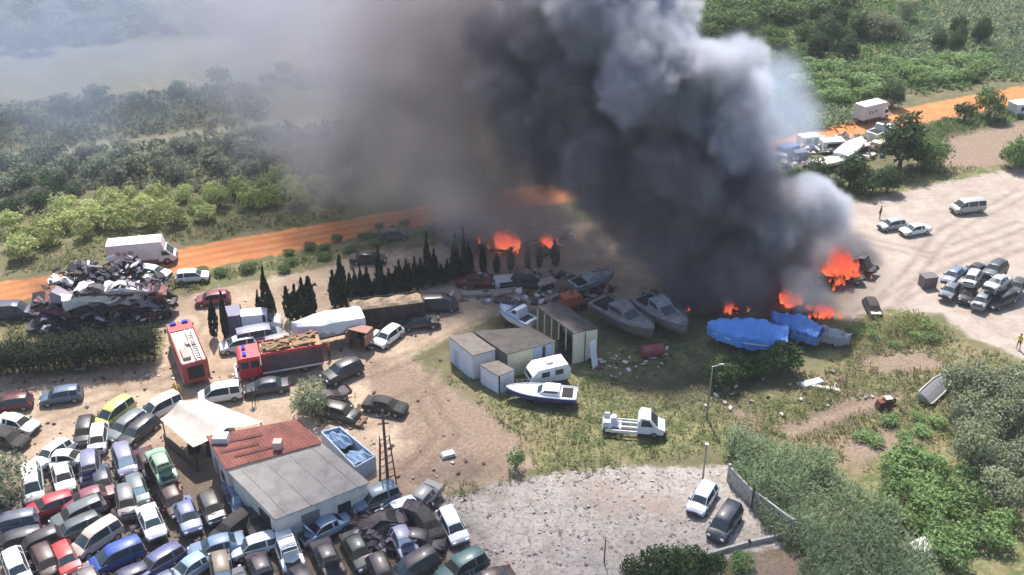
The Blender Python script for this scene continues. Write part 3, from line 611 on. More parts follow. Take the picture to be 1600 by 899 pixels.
def fire_engine(at, front, label, L, roofcol, cabcol, sidecol, rearopen=True, ladder=True, bodycol=None, load=False):
    r = rootpx('fire_engine', at, front, label, 'fire engine', 'fire engines attending the blaze', zm=1.6); h = L/2; W_ = 1.2
    b = MB(); b.sideprism([(h-2.1,.55),(h,.55),(h+.03,1.4),(h-.12,2.65),(h-.35,2.78),(h-2.1,2.8)], -W_, W_); b.build('cab', MT['paint'], r, s2l(*cabcol))
    o = part(r, 'windshield', [(h-.06,h+.01,-W_*.88,W_*.88,1.55,2.45)], MT['glass'])
    for s in (1, -1):
        part(r, 'side_window', [(h-1.0,h-.25,s*W_-.02,s*W_+.02,1.6,2.35),(h-1.95,h-1.15,s*W_-.02,s*W_+.02,1.6,2.35)], MT['glass'])
        part(r, 'door', [(h-1.06,h-.2,s*W_-.012,s*W_+.012,.7,1.5)], MT['paint'], tuple(int(v*.9) for v in cabcol))
        part(r, 'headlight', [(h-.02,h+.08,s*.85-.2,s*.85+.2,.85,1.1)], MT['lamp'])
        part(r, 'side_mirror', [(h-.05,h+.15,s*1.35-.1,s*1.35+.1,1.6,2.1)], MT['trim'])
        part(r, 'roller_shutter', [(-h+.25+k*1.6, -h+1.7+k*1.6, s*(W_+.05)-.01, s*(W_+.05)+.015, .95, 2.35) for k in range(int((L-2.6)//1.6))], MT['matte'], sidecol)
        part(r, 'white_stripe', [(-h,h-2.2,s*(W_+.05)-.005,s*(W_+.05)+.02,.70,.88)], MT['matte'], (230,230,230))
    part(r, 'equipment_body', [(-h,h-2.2,-W_-.04,W_+.04,.6,2.75)], MT['paint'], bodycol or cabcol)
    part(r, 'front_bumper', [(h-.1,h+.35,-W_,W_,.4,.85)], MT['matte'], (235,235,235))
    part(r, 'light_bar', [(h-.9,h-.55,-.85,-.3,2.82,3.0),(h-.9,h-.55,.3,.85,2.82,3.0)], MT['bluelamp'])
    part(r, 'roof_deck', [(-h+.1,h-2.3,-W_+.12,W_-.12,2.752,2.80)], MT['matte'], roofcol)
    part(r, 'roof_rail', [(-h,h-2.2,-W_-.02,-W_+.06,2.75,2.98),(-h,h-2.2,W_-.06,W_+.02,2.75,2.98)], MT['paint'], cabcol)
    part(r, 'roof_locker', [(-h+.6,-h+2.6,.15,.85,2.81,3.12),(-h+3.0,-h+3.7,-.7,.2,2.81,3.08)], MT['matte'], tuple(int(v*.8) for v in roofcol))
    if load:
        rr = random.Random(4); b = MB()
        for k in range(60):
            M = Matrix.Translation((rr.uniform(-h+.3,h-2.5), rr.uniform(-1,1), rr.uniform(2.85,3.2))) @ Euler((rr.uniform(-.4,.4),rr.uniform(-.3,.3),rr.uniform(-.5,.5))).to_matrix().to_4x4(); a = rr.uniform(.3,1.1); b.box(-a/2,a/2,-.15,.15,-.06,.06,M=M)
        b.build('hose_load', MT['matte'], r, s2l(128,94,62))
    if ladder:
        l = MB()
        for y in (-.75, -.25): l.box(-h-.1, h-2.6, y-.04, y+.04, 3.0, 3.1)
        for k in range(12): l.box(-h+.2+k*(L-3.2)/12, -h+.26+k*(L-3.2)/12, -.75, -.25, 3.02, 3.08)
        l.build('ladder', MT['metal'], r)
    if rearopen: part(r, 'rear_pump_bay', [(-h-.03,-h+.05,-.75,.75,.95,2.35)], MT['void'])
    part(r, 'tail_light', [(-h-.04,-h+.02,-1.15,-1.0,.8,1.2),(-h-.04,-h+.02,1.0,1.15,.8,1.2)], MT['tail'])
    part(r, 'chassis', [(-h+.1,h-.2,-.5,.5,.35,.62)], MT['darkmetal'])
    add_wheels(r, [(h-1.15,1.0),(h-1.15,-1.0),(-h+1.8,1.0),(-h+1.8,-1.0)], True)
    return r
g = NT('blue_lamp'); g.b.inputs['Base Color'].default_value = (.02,.06,.5,1); g.b.inputs['Roughness'].default_value = .15; MT['bluelamp'] = g.m
fire_engine((293,548),(277,508),'red fire engine with a pale roof seen from behind, beside the dark hedge',8.4,(206,186,176),(160,40,44),(170,84,84))
fire_engine((437,557),(384,566),'red-cabbed fire engine with a white bumper and tan load on its back, left of centre',8.0,(170,128,76),(210,34,52),(70,56,68),ladder=False,bodycol=(96,40,52),load=True)
# loaded semi-trailer with its stripped tractor
MT['trailerside'] = simple('stained_dark_side', (.045,.03,.028), .8, .2, .5, 2, dark=(.02,.016,.018))
r = rootpx('loaded_trailer', (604,482), (556,488), 'dark long trailer heaped with tan load behind the white hatchback', 'trailer', zm=1.8)
part(r, 'side_wall', [(-3.8,3.8,-1.25,-1.17,1.0,2.7),(-3.8,3.8,1.17,1.25,1.0,2.7),(-3.88,-3.8,-1.25,1.25,1.0,2.7),(3.8,3.88,-1.25,1.25,1.0,2.9)], MT['trailerside'])
part(r, 'bed', [(-3.8,3.8,-1.16,1.16,.95,1.1)], MT['darkmetal'])
part(r, 'side_post', [(-3.8+k*1.08,-3.7+k*1.08,s*1.28-.03,s*1.28+.03,.9,2.75) for k in range(8) for s in (1,-1)], MT['darkmetal'])
b = MB(); n = 16
vs = []; fs = []
for i in range(n+1):
    for j in range(7):
        x = -3.75+7.5*i/n; y = -1.15+2.3*j/6; e = (1-abs(j-3)/3.)**.6
        vs.append((x, y, 2.45+.75*e*(.75+.25*math.sin(i*1.3+j))*(1 if 0 < i < n else .3)))
for i in range(n):
    for j in range(6): fs.append((i*7+j, (i+1)*7+j, (i+1)*7+j+1, i*7+j+1))
b.add(vs, fs); b.build('load', simple('tan_load', (.34,.25,.17), .95, 0, .4, 3, bump=.6), r)
part(r, 'landing_leg', [(2.6,2.72,s*.8-.05,s*.8+.05,0,.95) for s in (1,-1)], MT['darkmetal'])
add_wheels(r, [(-2.8,1.0),(-2.8,-1.0),(-1.7,1.0),(-1.7,-1.0)], True)
r = rootpx('stripped_tractor_unit', (574,520), (560,534), 'stripped brown tractor unit standing in front of the loaded trailer', 'truck', zm=1)
part(r, 'chassis', [(-2.4,2.4,-.45,-.3,.7,.95),(-2.4,2.4,.3,.45,.7,.95),(-2.3,-2.1,-.45,.45,.72,.9),(0,.2,-.45,.45,.72,.9)], MT['rust'])
part(r, 'engine', [(.9,2.1,-.4,.4,.8,1.5,dict(tx=.1,ty=.08)),(1.1,1.5,-.6,-.42,.8,1.2)], MT['darkmetal'])
part(r, 'cab_shell', [(.6,2.3,-1.1,-1.02,.9,2.1),(.6,2.3,1.02,1.1,.9,2.1),(.6,.68,-1.02,1.02,.9,2.2),(.6,1.9,-1.1,1.1,2.2,2.28)], MT['matte'], (150,100,84))
part(r, 'fuel_tank', [(-.9,.3,.5,.95,.5,1.0)], MT['metal'])
add_wheels(r, [(1.5,.95),(1.5,-.95),(-1.6,.95),(-1.6,-.95)], True)
car('van',(232,234,238),'white high-roofed van between the cypress stems and the fire engine',(402,499),(438,496),0,'')
# grey container next to the van
r = rootpx('storage_container', (363,500), (380,498), 'tall dark grey-blue container at the left end of the white van', 'container', zm=1.2)
part(r, 'shell', [(-.9,.9,-1.1,1.1,.1,2.3)], MT['matte'], (124,120,148)); part(r, 'door', [(-.7,.7,-1.13,-1.102,.2,2.2)], MT['matte'], (96,90,120))
part(r, 'corner_post', [(x-.06,x+.06,y-.06,y+.06,0,2.36) for x in (-.9,.9) for y in (-1.1,1.1)], MT['darkmetal'])
MT['grimy'] = objcol('grimy_gelcoat', rough=.7, coat=0, dust=.95, dustcol=(.07,.06,.055))
# ---- boats
def boat(name, at, front, label, L, W_, H, hullcol, deckcol, z=.5, stripe=None, cabin=None, cover=None, trailer=True, cat='boat', list_=0, keelcol=None, glassy=True, dirt=None):
    r = rootpx(name, at, front, label, cat, zm=z+H*.6); r.rotation_euler.x = list_
    n = 14; rows = []; vs = []; fs = []; BM = MT['grimy'] if dirt else MT['matte']
    for i in range(n+1):
        t = i/n; x = -L/2+L*t; w_ = W_/2*(1-max(0, t-.45)**2.2/(.55**2.2))**.75 if t < 1 else 0.0; w_ = max(w_, .02)
        if t < .1: w_ *= .93+.7*t
        sh = H*(1+.16*t*t); kz = .0+.35*H*max(0, t-.6)**2/.16
        sec = [(0, kz), (w_*.62, kz+.22*H), (w_*.93, kz+.5*H), (w_, sh)]
        rows.append(len(vs))
        for s in (1, -1):
            for (y, zz) in (sec if s == 1 else sec[1:]): vs.append((x, s*y, zz+z))
    def q(i, k): return rows[i]+k
    for i in range(n):
        for k in (0, 1, 2): fs.append((q(i,k), q(i+1,k), q(i+1,k+1), q(i,k+1)))
        fs.append((q(i,0), q(i,4), q(i+1,4), q(i+1,0)))
        for k in (4, 5): fs.append((q(i,k), q(i,k+1), q(i+1,k+1), q(i+1,k)))
    fs.append((q(0,0),q(0,1),q(0,2),q(0,3),q(0,6),q(0,5),q(0,4)))
    b = MB(); b.add(vs, fs); b.build('hull', BM, r, s2l(*hullcol), True)
    vs2 = []; fs2 = []
    for i in range(n+1):
        y = vs[q(i,3)][1]; x = vs[q(i,3)][0]; zt = vs[q(i,3)][2]
        vs2 += [(x, y*.98, zt-.03), (x, y*.55, zt+.04), (x, 0, zt+.08), (x, -y*.55, zt+.04), (x, -y*.98, zt-.03)]
    for i in range(n):
        for k in range(4): fs2.append((i*5+k, (i+1)*5+k, (i+1)*5+k+1, i*5+k+1))
    b = MB(); b.add(vs2, fs2); b.build('deck', BM, r, s2l(*deckcol))
    zt = z+H
    rb = MB()
    for i in range(n):
        for s in (3, 6): rb.tube(Vector(vs[q(i,s)])+Vector((0,0,.02)), Vector(vs[q(i+1,s)])+Vector((0,0,.02)), .06, n=5)
    rb.build('gunwale', MT['matte'], r, s2l(*(stripe or hullcol)))
    if cabin:
        c_ = MB(); x0, x1, ch, cw = cabin
        c_.sideprism([(x0,zt),(x1,zt),(x1-.9*ch,zt+ch*.62),(x1-1.4*ch,zt+ch),(x0+.1,zt+ch)], -cw/2, cw/2); c_.build('cabin', BM, r, s2l(*deckcol))
        if glassy:
            for s in (1, -1):
                c_ = MB(); c_.sideprism([(x0+.25,zt+ch*.45),(x1-.95*ch,zt+ch*.45),(x1-1.4*ch,zt+ch*.85),(x0+.25,zt+ch*.85)], s*cw/2-.01, s*cw/2+.015); c_.build('side_window', MT['glass'], r)
            c_ = MB(); c_.add([(x1-.06,-cw*.42,zt+.1),(x1-.06,cw*.42,zt+.1),(x1-.88*ch,cw*.4,zt+ch*.62),(x1-.88*ch,-cw*.4,zt+ch*.62)], [(0,1,2,3)]); o = c_.build('windshield', MT['glass'], r); o.location = (.03,0,.04)
        part(r, 'cockpit', [(-L/2+.35, x0-.15, -W_*.34, W_*.34, zt+.05, zt+.11)], MT['void'])
        b = MB()
        for s in (1, -1):
            p0 = None
            for i in range(n//2, n+1):
                v = Vector(vs[q(i, 3 if s == 1 else 6)])+Vector((0, -s*.08, .5)); v0 = Vector(vs[q(i, 3 if s == 1 else 6)])
                b.tube(v0, v, .02, n=4)
                if p0: b.tube(p0, v, .02, n=4)
                p0 = v
        b.build('bow_rail', MT['metal'], r)
    if cover:
        vs3 = []; fs3 = []; m_ = 15; rr = random.Random(int(L*10)); nn_ = n*3
        for ii_ in range(nn_+1):
            i0 = min(n-1, ii_//3); fr = ii_/3-i0; i = ii_/3; va, vb = vs[q(i0,3)], vs[q(i0+1,3)]; v = [va[k]*(1-fr)+vb[k]*fr for k in range(3)]; pk = cover[1]*(1-.55*abs(i/n-.45)*2)
            for k in range(m_):
                u = -1+2*k/(m_-1); wn = lambda f_, sd_: float(vnoise(np.array([i*f_+L*3]), np.array([u*2.2*f_+W_*5]), 1.0, sd_)[0])-.5; amp = .3 if L == 7.2 else 1
                vs3.append((v[0]+.1*wn(1.3,2), u*(abs(v[1])+.15+.25*wn(.9,3)*amp), v[2]+(-.5+.5*wn(1.1,4) if abs(u) == 1 else .26)+pk*(1-abs(u)**1.4)*(1+.5*wn(.45,5)*amp)+(.42*wn(.8,6)+.22*wn(1.9,7)+rr.uniform(-.03,.03))*amp*(abs(u) < 1)))
        for i in range(nn_):
            for k in range(m_-1): fs3.append((i*m_+k, (i+1)*m_+k, (i+1)*m_+k+1, i*m_+k+1))
        b = MB(); b.add(vs3, fs3); b.build('tarpaulin', MT['tarp'], r, s2l(*cover[0]))
        b = MB()
        for i in (9, 18, 27, 36):
            for s in (0, m_-1):
                a_ = Vector(vs3[i*m_+s]); b.tube(a_, a_+Vector((0, -.1 if s else .1, -.6)), .02, n=4)
        b.build('tie_rope', MT['metal'], r)
    if trailer:
        part(r, 'cradle', [(-L*.3,-L*.3+.15,-W_*.4,W_*.4,z-.15,z+.12),(L*.15,L*.15+.15,-W_*.36,W_*.36,z-.15,z+.14),(-L*.35,L*.35,-.08,.08,z-.28,z-.14)], MT['rust'])
        part(r, 'support_leg', [(x-.06,x+.06,s*W_*.38-.06,s*W_*.38+.06,0,z+.1) for x in (-L*.28,L*.18) for s in (1,-1)], MT['rust'])
    return r
tarp = objcol('tarpaulin', rough=.45, coat=0, dust=.15, dustcol=(.4,.4,.42)); MT['tarp'] = tarp
boat('motor_cruiser',(976,499),(1012,520),'large weathered grey motor cruiser on chocks, left one of two behind the sheds',8.2,3.3,1.5,(110,106,102),(138,136,136),.7,(90,88,90),(-1.6,1.4,1.0,1.9),dirt=1)
boat('motor_cruiser',(1036,494),(1062,512),'large weathered grey motor cruiser on chocks, right one nearest the black smoke',7.4,3.1,1.5,(128,124,124),(150,148,152),.8,(96,94,98),(-1.5,1.2,1.1,1.8),dirt=1)
boat('speed_boat',(846,616),(786,611),'white speedboat with a bright blue hull stripe lying in the grass before the sheds',6.6,2.1,.95,(40,50,140),(230,234,240),.25,(226,228,236),(-1.8,.4,.55,1.3))
boat('cabin_boat',(806,496),(786,486),'small white and blue cabin boat behind the brown shed roof',4.6,2.0,1.2,(214,218,226),(206,214,230),.5,(90,120,190),(-1.0,1.0,1.0,1.5))
boat('boat_hull',(926,440),(952,432),'pale grey boat hull on the sand behind the long carport',5.6,2.2,1.1,(150,150,156),(176,176,182),.5,(110,110,116),(-1.0,.8,.5,1.3),glassy=False,dirt=1)
boat('covered_boat',(1166,528),(1098,520),'large boat under a bright blue tarpaulin with pale edges below the black smoke',7.9,3.7,1.1,(196,206,226),(60,110,190),.5,(210,216,232),None,((78,142,222),1.5))
boat('covered_boat',(1242,518),(1204,506),'smaller boat under a blue tarpaulin at the foot of the middle flames',5.3,2.6,1.0,(120,140,170),(60,110,190),.4,(120,150,190),None,((66,124,200),1.3))
boat('covered_boat',(1292,526),(1318,532),'low boat under a dull grey cover right of the two blue tarpaulins',4.6,1.9,.6,(150,152,160),(170,170,176),.2,(160,160,166),None,((150,152,160),.4))
boat('covered_boat',(512,512),(476,520),'large white boat wrapped in pale covers left of the loaded trailer',7.2,2.7,1.6,(206,212,220),(226,226,226),.9,(214,216,222),None,((214,220,222),.9))
boat('small_hull',(1458,604),(1484,580),'grey overturned boat hull leaning in the dry grass beside the bushes',5.2,1.6,.7,(170,172,164),(120,120,130),.1,(200,200,190),None,None,False,list_=.5)
boat('white_hull',(1330,232),(1360,208),'long white hull tilted in the far scrap heap by the orange road',8,2.6,1.0,(216,222,222),(206,222,224),.6,(150,150,150),None,None)
boat('white_hull',(1378,206),(1402,196),'white hull with a dark blue stripe at the right end of the far scrap heap',6,2.2,1.2,(226,228,228),(226,226,226),.6,(70,90,120),(-1,1,.9,1.5))
boat('white_hull',(1300,253),(1340,246),'flat cream-white hull in front of the far scrap heap',6,2.3,.8,(218,214,204),(226,222,210),.3,(190,186,178),None,None)
r = rootpx('burnt_engine', (1384,630), (1400,628), 'small rust-brown burnt engine block alone in the dry grass', 'engine', zm=.4)
part(r, 'block', [(-.9,.7,-.4,.4,.05,.7,dict(tx=.15,ty=.08)),(-.3,.5,-.3,.3,.7,.95,dict(tx=.1,ty=.1))], MT['rust']); part(r, 'cover', [(-.2,.5,-.32,.32,.955,1.02)], MT['matte'], (190,180,170)); add_wheels(r, [(.9,.3)])
# white caravan / camper by the sheds
r = rootpx('caravan', (856,582), (828,588), 'white old caravan between the sheds and the blue-striped speedboat', 'caravan', zm=1.0)
b = MB(); b.sideprism([(-1.9,.45),(1.9,.45),(2.1,.9),(1.9,1.5),(1.3,2.1),(-1.7,2.15),(-2.0,1.6)], -.95, .95); b.build('shell', MT['matte'], r, s2l(224,226,228))
for x in (-1.2, .2): part(r, 'window', [(x,x+.8,-.975,-.952,1.2,1.75)], MT['glass']); part(r, 'window', [(x,x+.8,.952,.975,1.2,1.75)], MT['glass'])
part(r, 'door', [(-.35,.15,-.98,-.953,.5,1.9)], MT['matte'], (196,198,202)); part(r, 'roof_vent', [(-.4,.2,-.3,.3,2.15,2.3)], MT['matte'], (200,200,200))
part(r, 'window', [(1.95,2.03,-.7,.7,1.1,1.5)], MT['glass']); add_wheels(r, [(-.2,.85),(-.2,-.85)])
# wrecked white pickup in the grass
r = rootpx('wrecked_cab_truck', (992,664), (1042,668), 'wrecked white flatbed truck with bare chassis alone in the dark grass', 'truck', zm=.7)
b = MB(); b.sideprism([(.2,.4),(2.5,.4),(2.65,.9),(2.0,1.15),(1.3,2.0),(.5,2.1),(.25,1.6)], -.85, .85); b.build('cab', MT['matte'], r, s2l(222,228,238))
for s in (1,-1):
    b = MB(); b.sideprism([(.5,1.2),(1.6,1.2),(1.2,1.85),(.6,1.9)], s*.845, s*.862); b.build('side_window', MT['glass'], r)
b = MB(); b.add([(1.98,-.75,1.2),(1.98,.75,1.2),(1.34,.7,1.95),(1.34,-.7,1.95)], [(0,1,2,3)]); b.build('windshield', MT['glass'], r).location = (.03,0,.02)
part(r, 'chassis', [(-2.9,.3,-.4,-.25,.5,.7),(-2.9,.3,.25,.4,.5,.7),(-2.9,-2.75,-.8,.8,.5,.7),(-1.4,-1.2,-.6,.6,.5,.65)], MT['matte'], (200,204,214))
part(r, 'side_skirt', [(-2.6,.2,-.9,-.82,.35,.62),(-2.6,.2,.82,.9,.35,.62)], MT['matte'], (226,230,236))
part(r, 'rear_scrap', [(-2.9,-2.0,-.7,.6,.7,1.15,dict(tx=.15,ty=.1)),(-2.3,-1.5,-.3,.7,.7,1.35,dict(tx=.2,ty=.2)),(-2.8,-2.2,.1,.5,1.1,1.6,dict(tx=.1,ty=.1))], MT['matte'], (206,210,220))
part(r, 'bumper', [(2.55,2.75,-.8,.8,.4,.62)], MT['trim'])
add_wheels(r, [(1.7,.75),(1.7,-.75),(-1.9,.75),(-1.9,-.75)])
# ---------------------------------------------------------------- buildings
def wallquad(b, p, q, z0, z1p, z1q, t=.12, mi=0):
    """a wall slab of thickness t between two ground points"""
    p = Vector((p[0], p[1], 0)); q = Vector((q[0], q[1], 0)); n = (q-p).normalized().cross(Vector((0,0,1)))*t/2
    vs = [p-n, q-n, q+n, p+n]; vs = [Vector((v.x, v.y, z0)) for v in vs] + [Vector((vs[0].x,vs[0].y,z1p)), Vector((vs[1].x,vs[1].y,z1q)), Vector((vs[2].x,vs[2].y,z1q)), Vector((vs[3].x,vs[3].y,z1p))]
    b.add(vs, [(3,2,1,0),(4,5,6,7),(0,1,5,4),(1,2,6,5),(2,3,7,6),(3,0,4,7)], mi)
def shrink(pts, k):
    c_ = sum((Vector(p[:2]) for p in pts), Vector((0,0)))/len(pts); return [tuple(c_+(Vector(p[:2])-c_)*(1-k)) for p in pts]
def roof_sheet(pts3, thick, mat, name, parent, ridges=0, color=None, seed=0):
    """slab roof over four 3-d corners, ribbed along the first edge when ridges > 0"""
    a, b_, c_, d = [Vector(p) for p in pts3]; nu = max(2, ridges*2); nv = 10; rr = random.Random(seed); vs = []; fs = []
    for j in range(nv+1):
        for i in range(nu+1):
            u, v = i/nu, j/nv; p = (a*(1-u)+b_*u)*(1-v)+(d*(1-u)+c_*u)*v
            p = p+Vector((0,0,(.05 if i % 2 else 0) if ridges else rr.uniform(-.02,.02)))
            vs.append(p)
    for j in range(nv):
        for i in range(nu): k = j*(nu+1)+i; fs.append((k, k+1, k+nu+2, k+nu+1))
    m_ = len(vs); vs += [p-Vector((0,0,thick)) for p in vs]
    fs += [tuple(m_+i for i in reversed(f)) for f in fs[:]]
    br = [i for i in range(nu)]
    for i in range(nu): fs.append((i, i+m_, i+1+m_, i+1)); k = nv*(nu+1)+i; fs.append((k, k+1, k+1+m_, k+m_))
    for j in range(nv): k = j*(nu+1); fs.append((k, k+nu+1, k+nu+1+m_, k+m_)); k = j*(nu+1)+nu; fs.append((k, k+m_, k+nu+1+m_, k+nu+1))
    b = MB(); b.add(vs, fs); return b.build(name, mat, parent, color)
def building(name, label, cat, corners, hs, wallmat, walls=(0,1,2,3), overhang=.05, base=None, roofmat=None, ridges=0, roofcol=None, wallcols=None, seed=0):
    pts = [G(x, y, h) for (x, y), h in zip(corners, hs)]
    c_ = sum(pts, Vector((0,0,0)))/4; root = empty(name, (c_.x, c_.y, 0), 0, label, cat)
    off = Vector((c_.x, c_.y, 0)); loc = [p-off for p in pts]
    sh = shrink(loc, overhang)
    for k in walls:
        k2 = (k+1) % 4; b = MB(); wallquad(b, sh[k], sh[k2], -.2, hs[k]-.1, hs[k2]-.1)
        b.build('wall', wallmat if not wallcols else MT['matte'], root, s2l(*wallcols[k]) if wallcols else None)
    if roofmat: roof_sheet(loc, .08, roofmat, 'roof', root, ridges, roofcol, seed)
    return root, loc, sh
def on_wall(root, sh, k, u0, u1, z0, z1, name, mat, color=None, proud=.09, sub=None):
    p = Vector((*sh[k], 0)); q = Vector((*sh[(k+1) % 4], 0)); d = q-p; n = d.normalized().cross(Vector((0,0,1)))
    c_ = Vector((0,0,0))
    if n.dot((p+q)/2) < 0: n = -n
    b = MB(); a0 = p+d*u0; a1 = p+d*u1
    vs = [a0+n*.02, a1+n*.02, a1+n*proud, a0+n*proud]; vs = [Vector((v.x,v.y,z0)) for v in vs]+[Vector((v.x,v.y,z1)) for v in vs]
    b.add(vs, [(3,2,1,0),(4,5,6,7),(0,1,5,4),(1,2,6,5),(2,3,7,6),(3,0,4,7)])
    return b.build(name, mat, sub or root, s2l(*color) if color else None)
MT['redroof'] = simple('red_roof', (.22,.07,.055), .85, 0, .5, .8, bump=.3, dark=(.10,.04,.035))
# bands of weathering across the red sheets
MT['greyroof'] = simple('grey_fibre_roof', (.27,.245,.23), .9, 0, .3, .7, bump=.15)
MT['brownroof'] = simple('brown_flat_roof', (.085,.072,.068), .9, 0, .4, 1.0, bump=.2)
MT['sandroof'] = simple('sandy_flat_roof', (.17,.145,.13), .9, 0, .3, 1.2)
MT['plaster'] = simple('worn_plaster', (.55,.53,.50), .9, 0, .3, 1.5, bump=.15)
MT['canvas'] = simple('canvas', (.50,.44,.39), .85, 0, .16, .9, bump=.1)
# canvas canopy
cs = [(250,655),(316,622),(411,659),(302,699)]; hs = [2.7,2.7,2.6,2.6]
pts = [G(x,y,h) for (x,y),h in zip(cs,hs)]; cc = sum(pts, Vector())/4; off = Vector((cc.x,cc.y,0)); loc = [p-off for p in pts]
rt = empty('canvas_canopy', off, 0, 'pale canvas canopy on posts beside the red-roofed workshop', 'canopy')
vs = []; fs = []; n = 10; ridge = [(loc[0]+loc[1])/2+Vector((0,0,.9)), (loc[3]+loc[2])/2+Vector((0,0,.7))]
for j in range(n+1):
    v = j/n
    A = loc[0]*(1-v)+loc[3]*v; Bq = loc[1]*(1-v)+loc[2]*v; Rg = ridge[0]*(1-v)+ridge[1]*v
    for i in range(n+1):
        u = i/n; p = A*(1-2*u)+Rg*2*u if u < .5 else Rg*(2-2*u)+Bq*(2*u-1)
        p = p+Vector((0,0,-.18*math.sin(math.pi*((2*u) % 1.0))-.10*math.sin(v*math.pi*3)**2)); vs.append(p)
for j in range(n):
    for i in range(n): k = j*(n+1)+i; fs.append((k,k+1,k+n+2,k+n+1))
b = MB(); b.add(vs, fs); b.build('canvas_roof', MT['canvas'], rt, smooth=True)
for p in loc:
    b = MB(); q = p*.96; b.tube((q.x,q.y,-.1),(q.x,q.y,p.z-.05),.06,n=6); b.build('post', MT['darkmetal'], rt)
b = MB(); wallquad(b, loc[0], loc[3], 0, 1.1, 1.1, .1); b.build('low_wall', MT['wood'], rt)
for x,y in ((-1.5,-1.2),(.2,-1.6),(-.4,.2),(1.2,.4)): b = MB(); b.box(x,x+.9,y,y+.8,0,.9+.3*((x*7)%1),tx=.05); b.build('stored_crate', MT['burnt'], rt)
# workshop: red part and grey part, two buildings wall to wall
rt, loc, sh = building('workshop', 'workshop with a patched red sheet roof beside the canvas canopy', 'building', [(322,682),(462,656),(505,692),(352,734)], [3.5,3.5,3.3,3.3], MT['plaster'], roofmat=MT['redroof'], ridges=26, seed=1)
on_wall(rt, sh, 3, .25, .45, .9, 1.8, 'window', MT['void']); on_wall(rt, sh, 3, .6, .8, 0, 2.1, 'door', MT['matte'], (120,124,132))
b = MB(); p = G(345,684,3.75)-Vector(rt.location); b.box(p.x-.7,p.x+.7,p.y-.5,p.y+.5,3.5,4.0,tx=.1); b.build('skylight', MT['matte'], rt, s2l(196,196,204))
b = MB(); p = G(434,695,3.7)-Vector(rt.location); b.box(p.x-.35,p.x+.35,p.y-.35,p.y+.35,3.4,4.1); b.build('chimney', MT['matte'], rt, s2l(196,170,160))
for u0, u1, v in ((.1,.55,.25),(.05,.45,.5),(.15,.6,.7)):
    A = loc[0]*(1-v)+loc[3]*v; Bq = loc[1]*(1-v)+loc[2]*v; p = A*(1-u0)+Bq*u0; q = A*(1-u1)+Bq*u1; w_ = (loc[3]-loc[0])*.07
    b = MB(); z_ = Vector((0,0,.09)); b.add([p+z_,q+z_,q+w_+z_,p+w_+z_], [(0,1,2,3)]); b.build('rust_patch_sheet', simple('dark_red_sheet', (.12,.035,.03), .85, 0, .4, 3), rt)
rt, loc, sh = building('workshop', 'workshop with a plain pale grey sheet roof in front of the red-roofed one', 'building', [(357,738),(506,695),(578,754),(430,812)], [3.3,3.3,3.0,3.0], MT['plaster'], roofmat=MT['greyroof'], ridges=0, seed=2)
on_wall(rt, sh, 3, .15, .4, 0, 2.4, 'door', MT['void']); on_wall(rt, sh, 2, .2, .35, 1.0, 1.9, 'window', MT['void']); on_wall(rt, sh, 2, .55, .75, 0, 2.3, 'door', MT['matte'], (96,100,110))
b = MB()
for k in range(4):
    u = (k+.5)/4; p = loc[0]*(1-u)+loc[1]*u; q = loc[3]*(1-u)+loc[2]*u; b.tube(p+Vector((0,0,.03)), q+Vector((0,0,.03)), .035, n=4)
b.build('roof_seam', MT['concrete'], rt)
# roofless blue-white pen behind the workshop
rt, loc, sh = building('walled_pen', 'roofless pen with pale blue walls and a blue tarpaulin inside behind the workshop', 'enclosure', [(500,672),(530,664),(588,712),(556,730)], [1.5,1.5,1.5,1.5], MT['plaster'], wallcols=[(160,180,206)]*4)
b = MB(); rr = random.Random(3); vs = []; fs = []
for j in range(8):
    for i in range(8):
        u, v = i/7, j/7; p = (loc[0]*(1-u)+loc[1]*u)*(1-v)+(loc[3]*(1-u)+loc[2]*u)*v
        vs.append((p.x*.9, p.y*.9, .75+rr.uniform(-.25,.3)+.5*(v > .6)+.4*(v < .3)))
for j in range(7):
    for i in range(7): k = j*8+i; fs.append((k,k+1,k+9,k+8)) if not (2 < j < 4) else None
b.add(vs, fs); b.build('tarpaulin', MT['tarp'], rt, s2l(112,140,172))
# sheds
rt, loc, sh = building('shed', 'low white shed with a brown flat roof at the left end of the shed group', 'shed', [(701,526),(736,519),(775,546),(739,556)], [3.0,3.1,2.9,2.9], MT['plaster'], roofmat=MT['sandroof'], wallcols=[(150,150,156),(160,160,160),(204,206,212),(212,220,236)])  # bluish shade of the left wall put into its colour
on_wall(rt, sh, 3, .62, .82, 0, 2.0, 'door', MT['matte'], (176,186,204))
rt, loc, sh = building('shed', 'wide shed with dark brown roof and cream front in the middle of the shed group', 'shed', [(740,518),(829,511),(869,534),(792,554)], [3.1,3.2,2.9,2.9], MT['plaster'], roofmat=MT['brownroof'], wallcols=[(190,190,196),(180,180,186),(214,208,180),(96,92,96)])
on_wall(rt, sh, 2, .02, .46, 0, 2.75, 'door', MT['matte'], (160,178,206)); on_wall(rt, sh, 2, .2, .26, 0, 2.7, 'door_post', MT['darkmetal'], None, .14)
rt, loc, sh = building('shed', 'small white lean-to shed in front of the two brown-roofed ones', 'shed', [(750,570),(778,563),(804,578),(779,588)], [2.2,2.3,2.1,2.1], MT['plaster'], roofmat=MT['sandroof'], wallcols=[(170,174,180),(170,174,180),(214,218,226),(214,222,236)])  # left wall tinted with its bluish shade here too
on_wall(rt, sh, 2, .3, .7, 0, 1.9, 'door', MT['matte'], (190,200,216)); on_wall(rt, sh, 2, .94, 1.0, 0, 2.05, 'corner_post', MT['darkmetal'], None, .12)
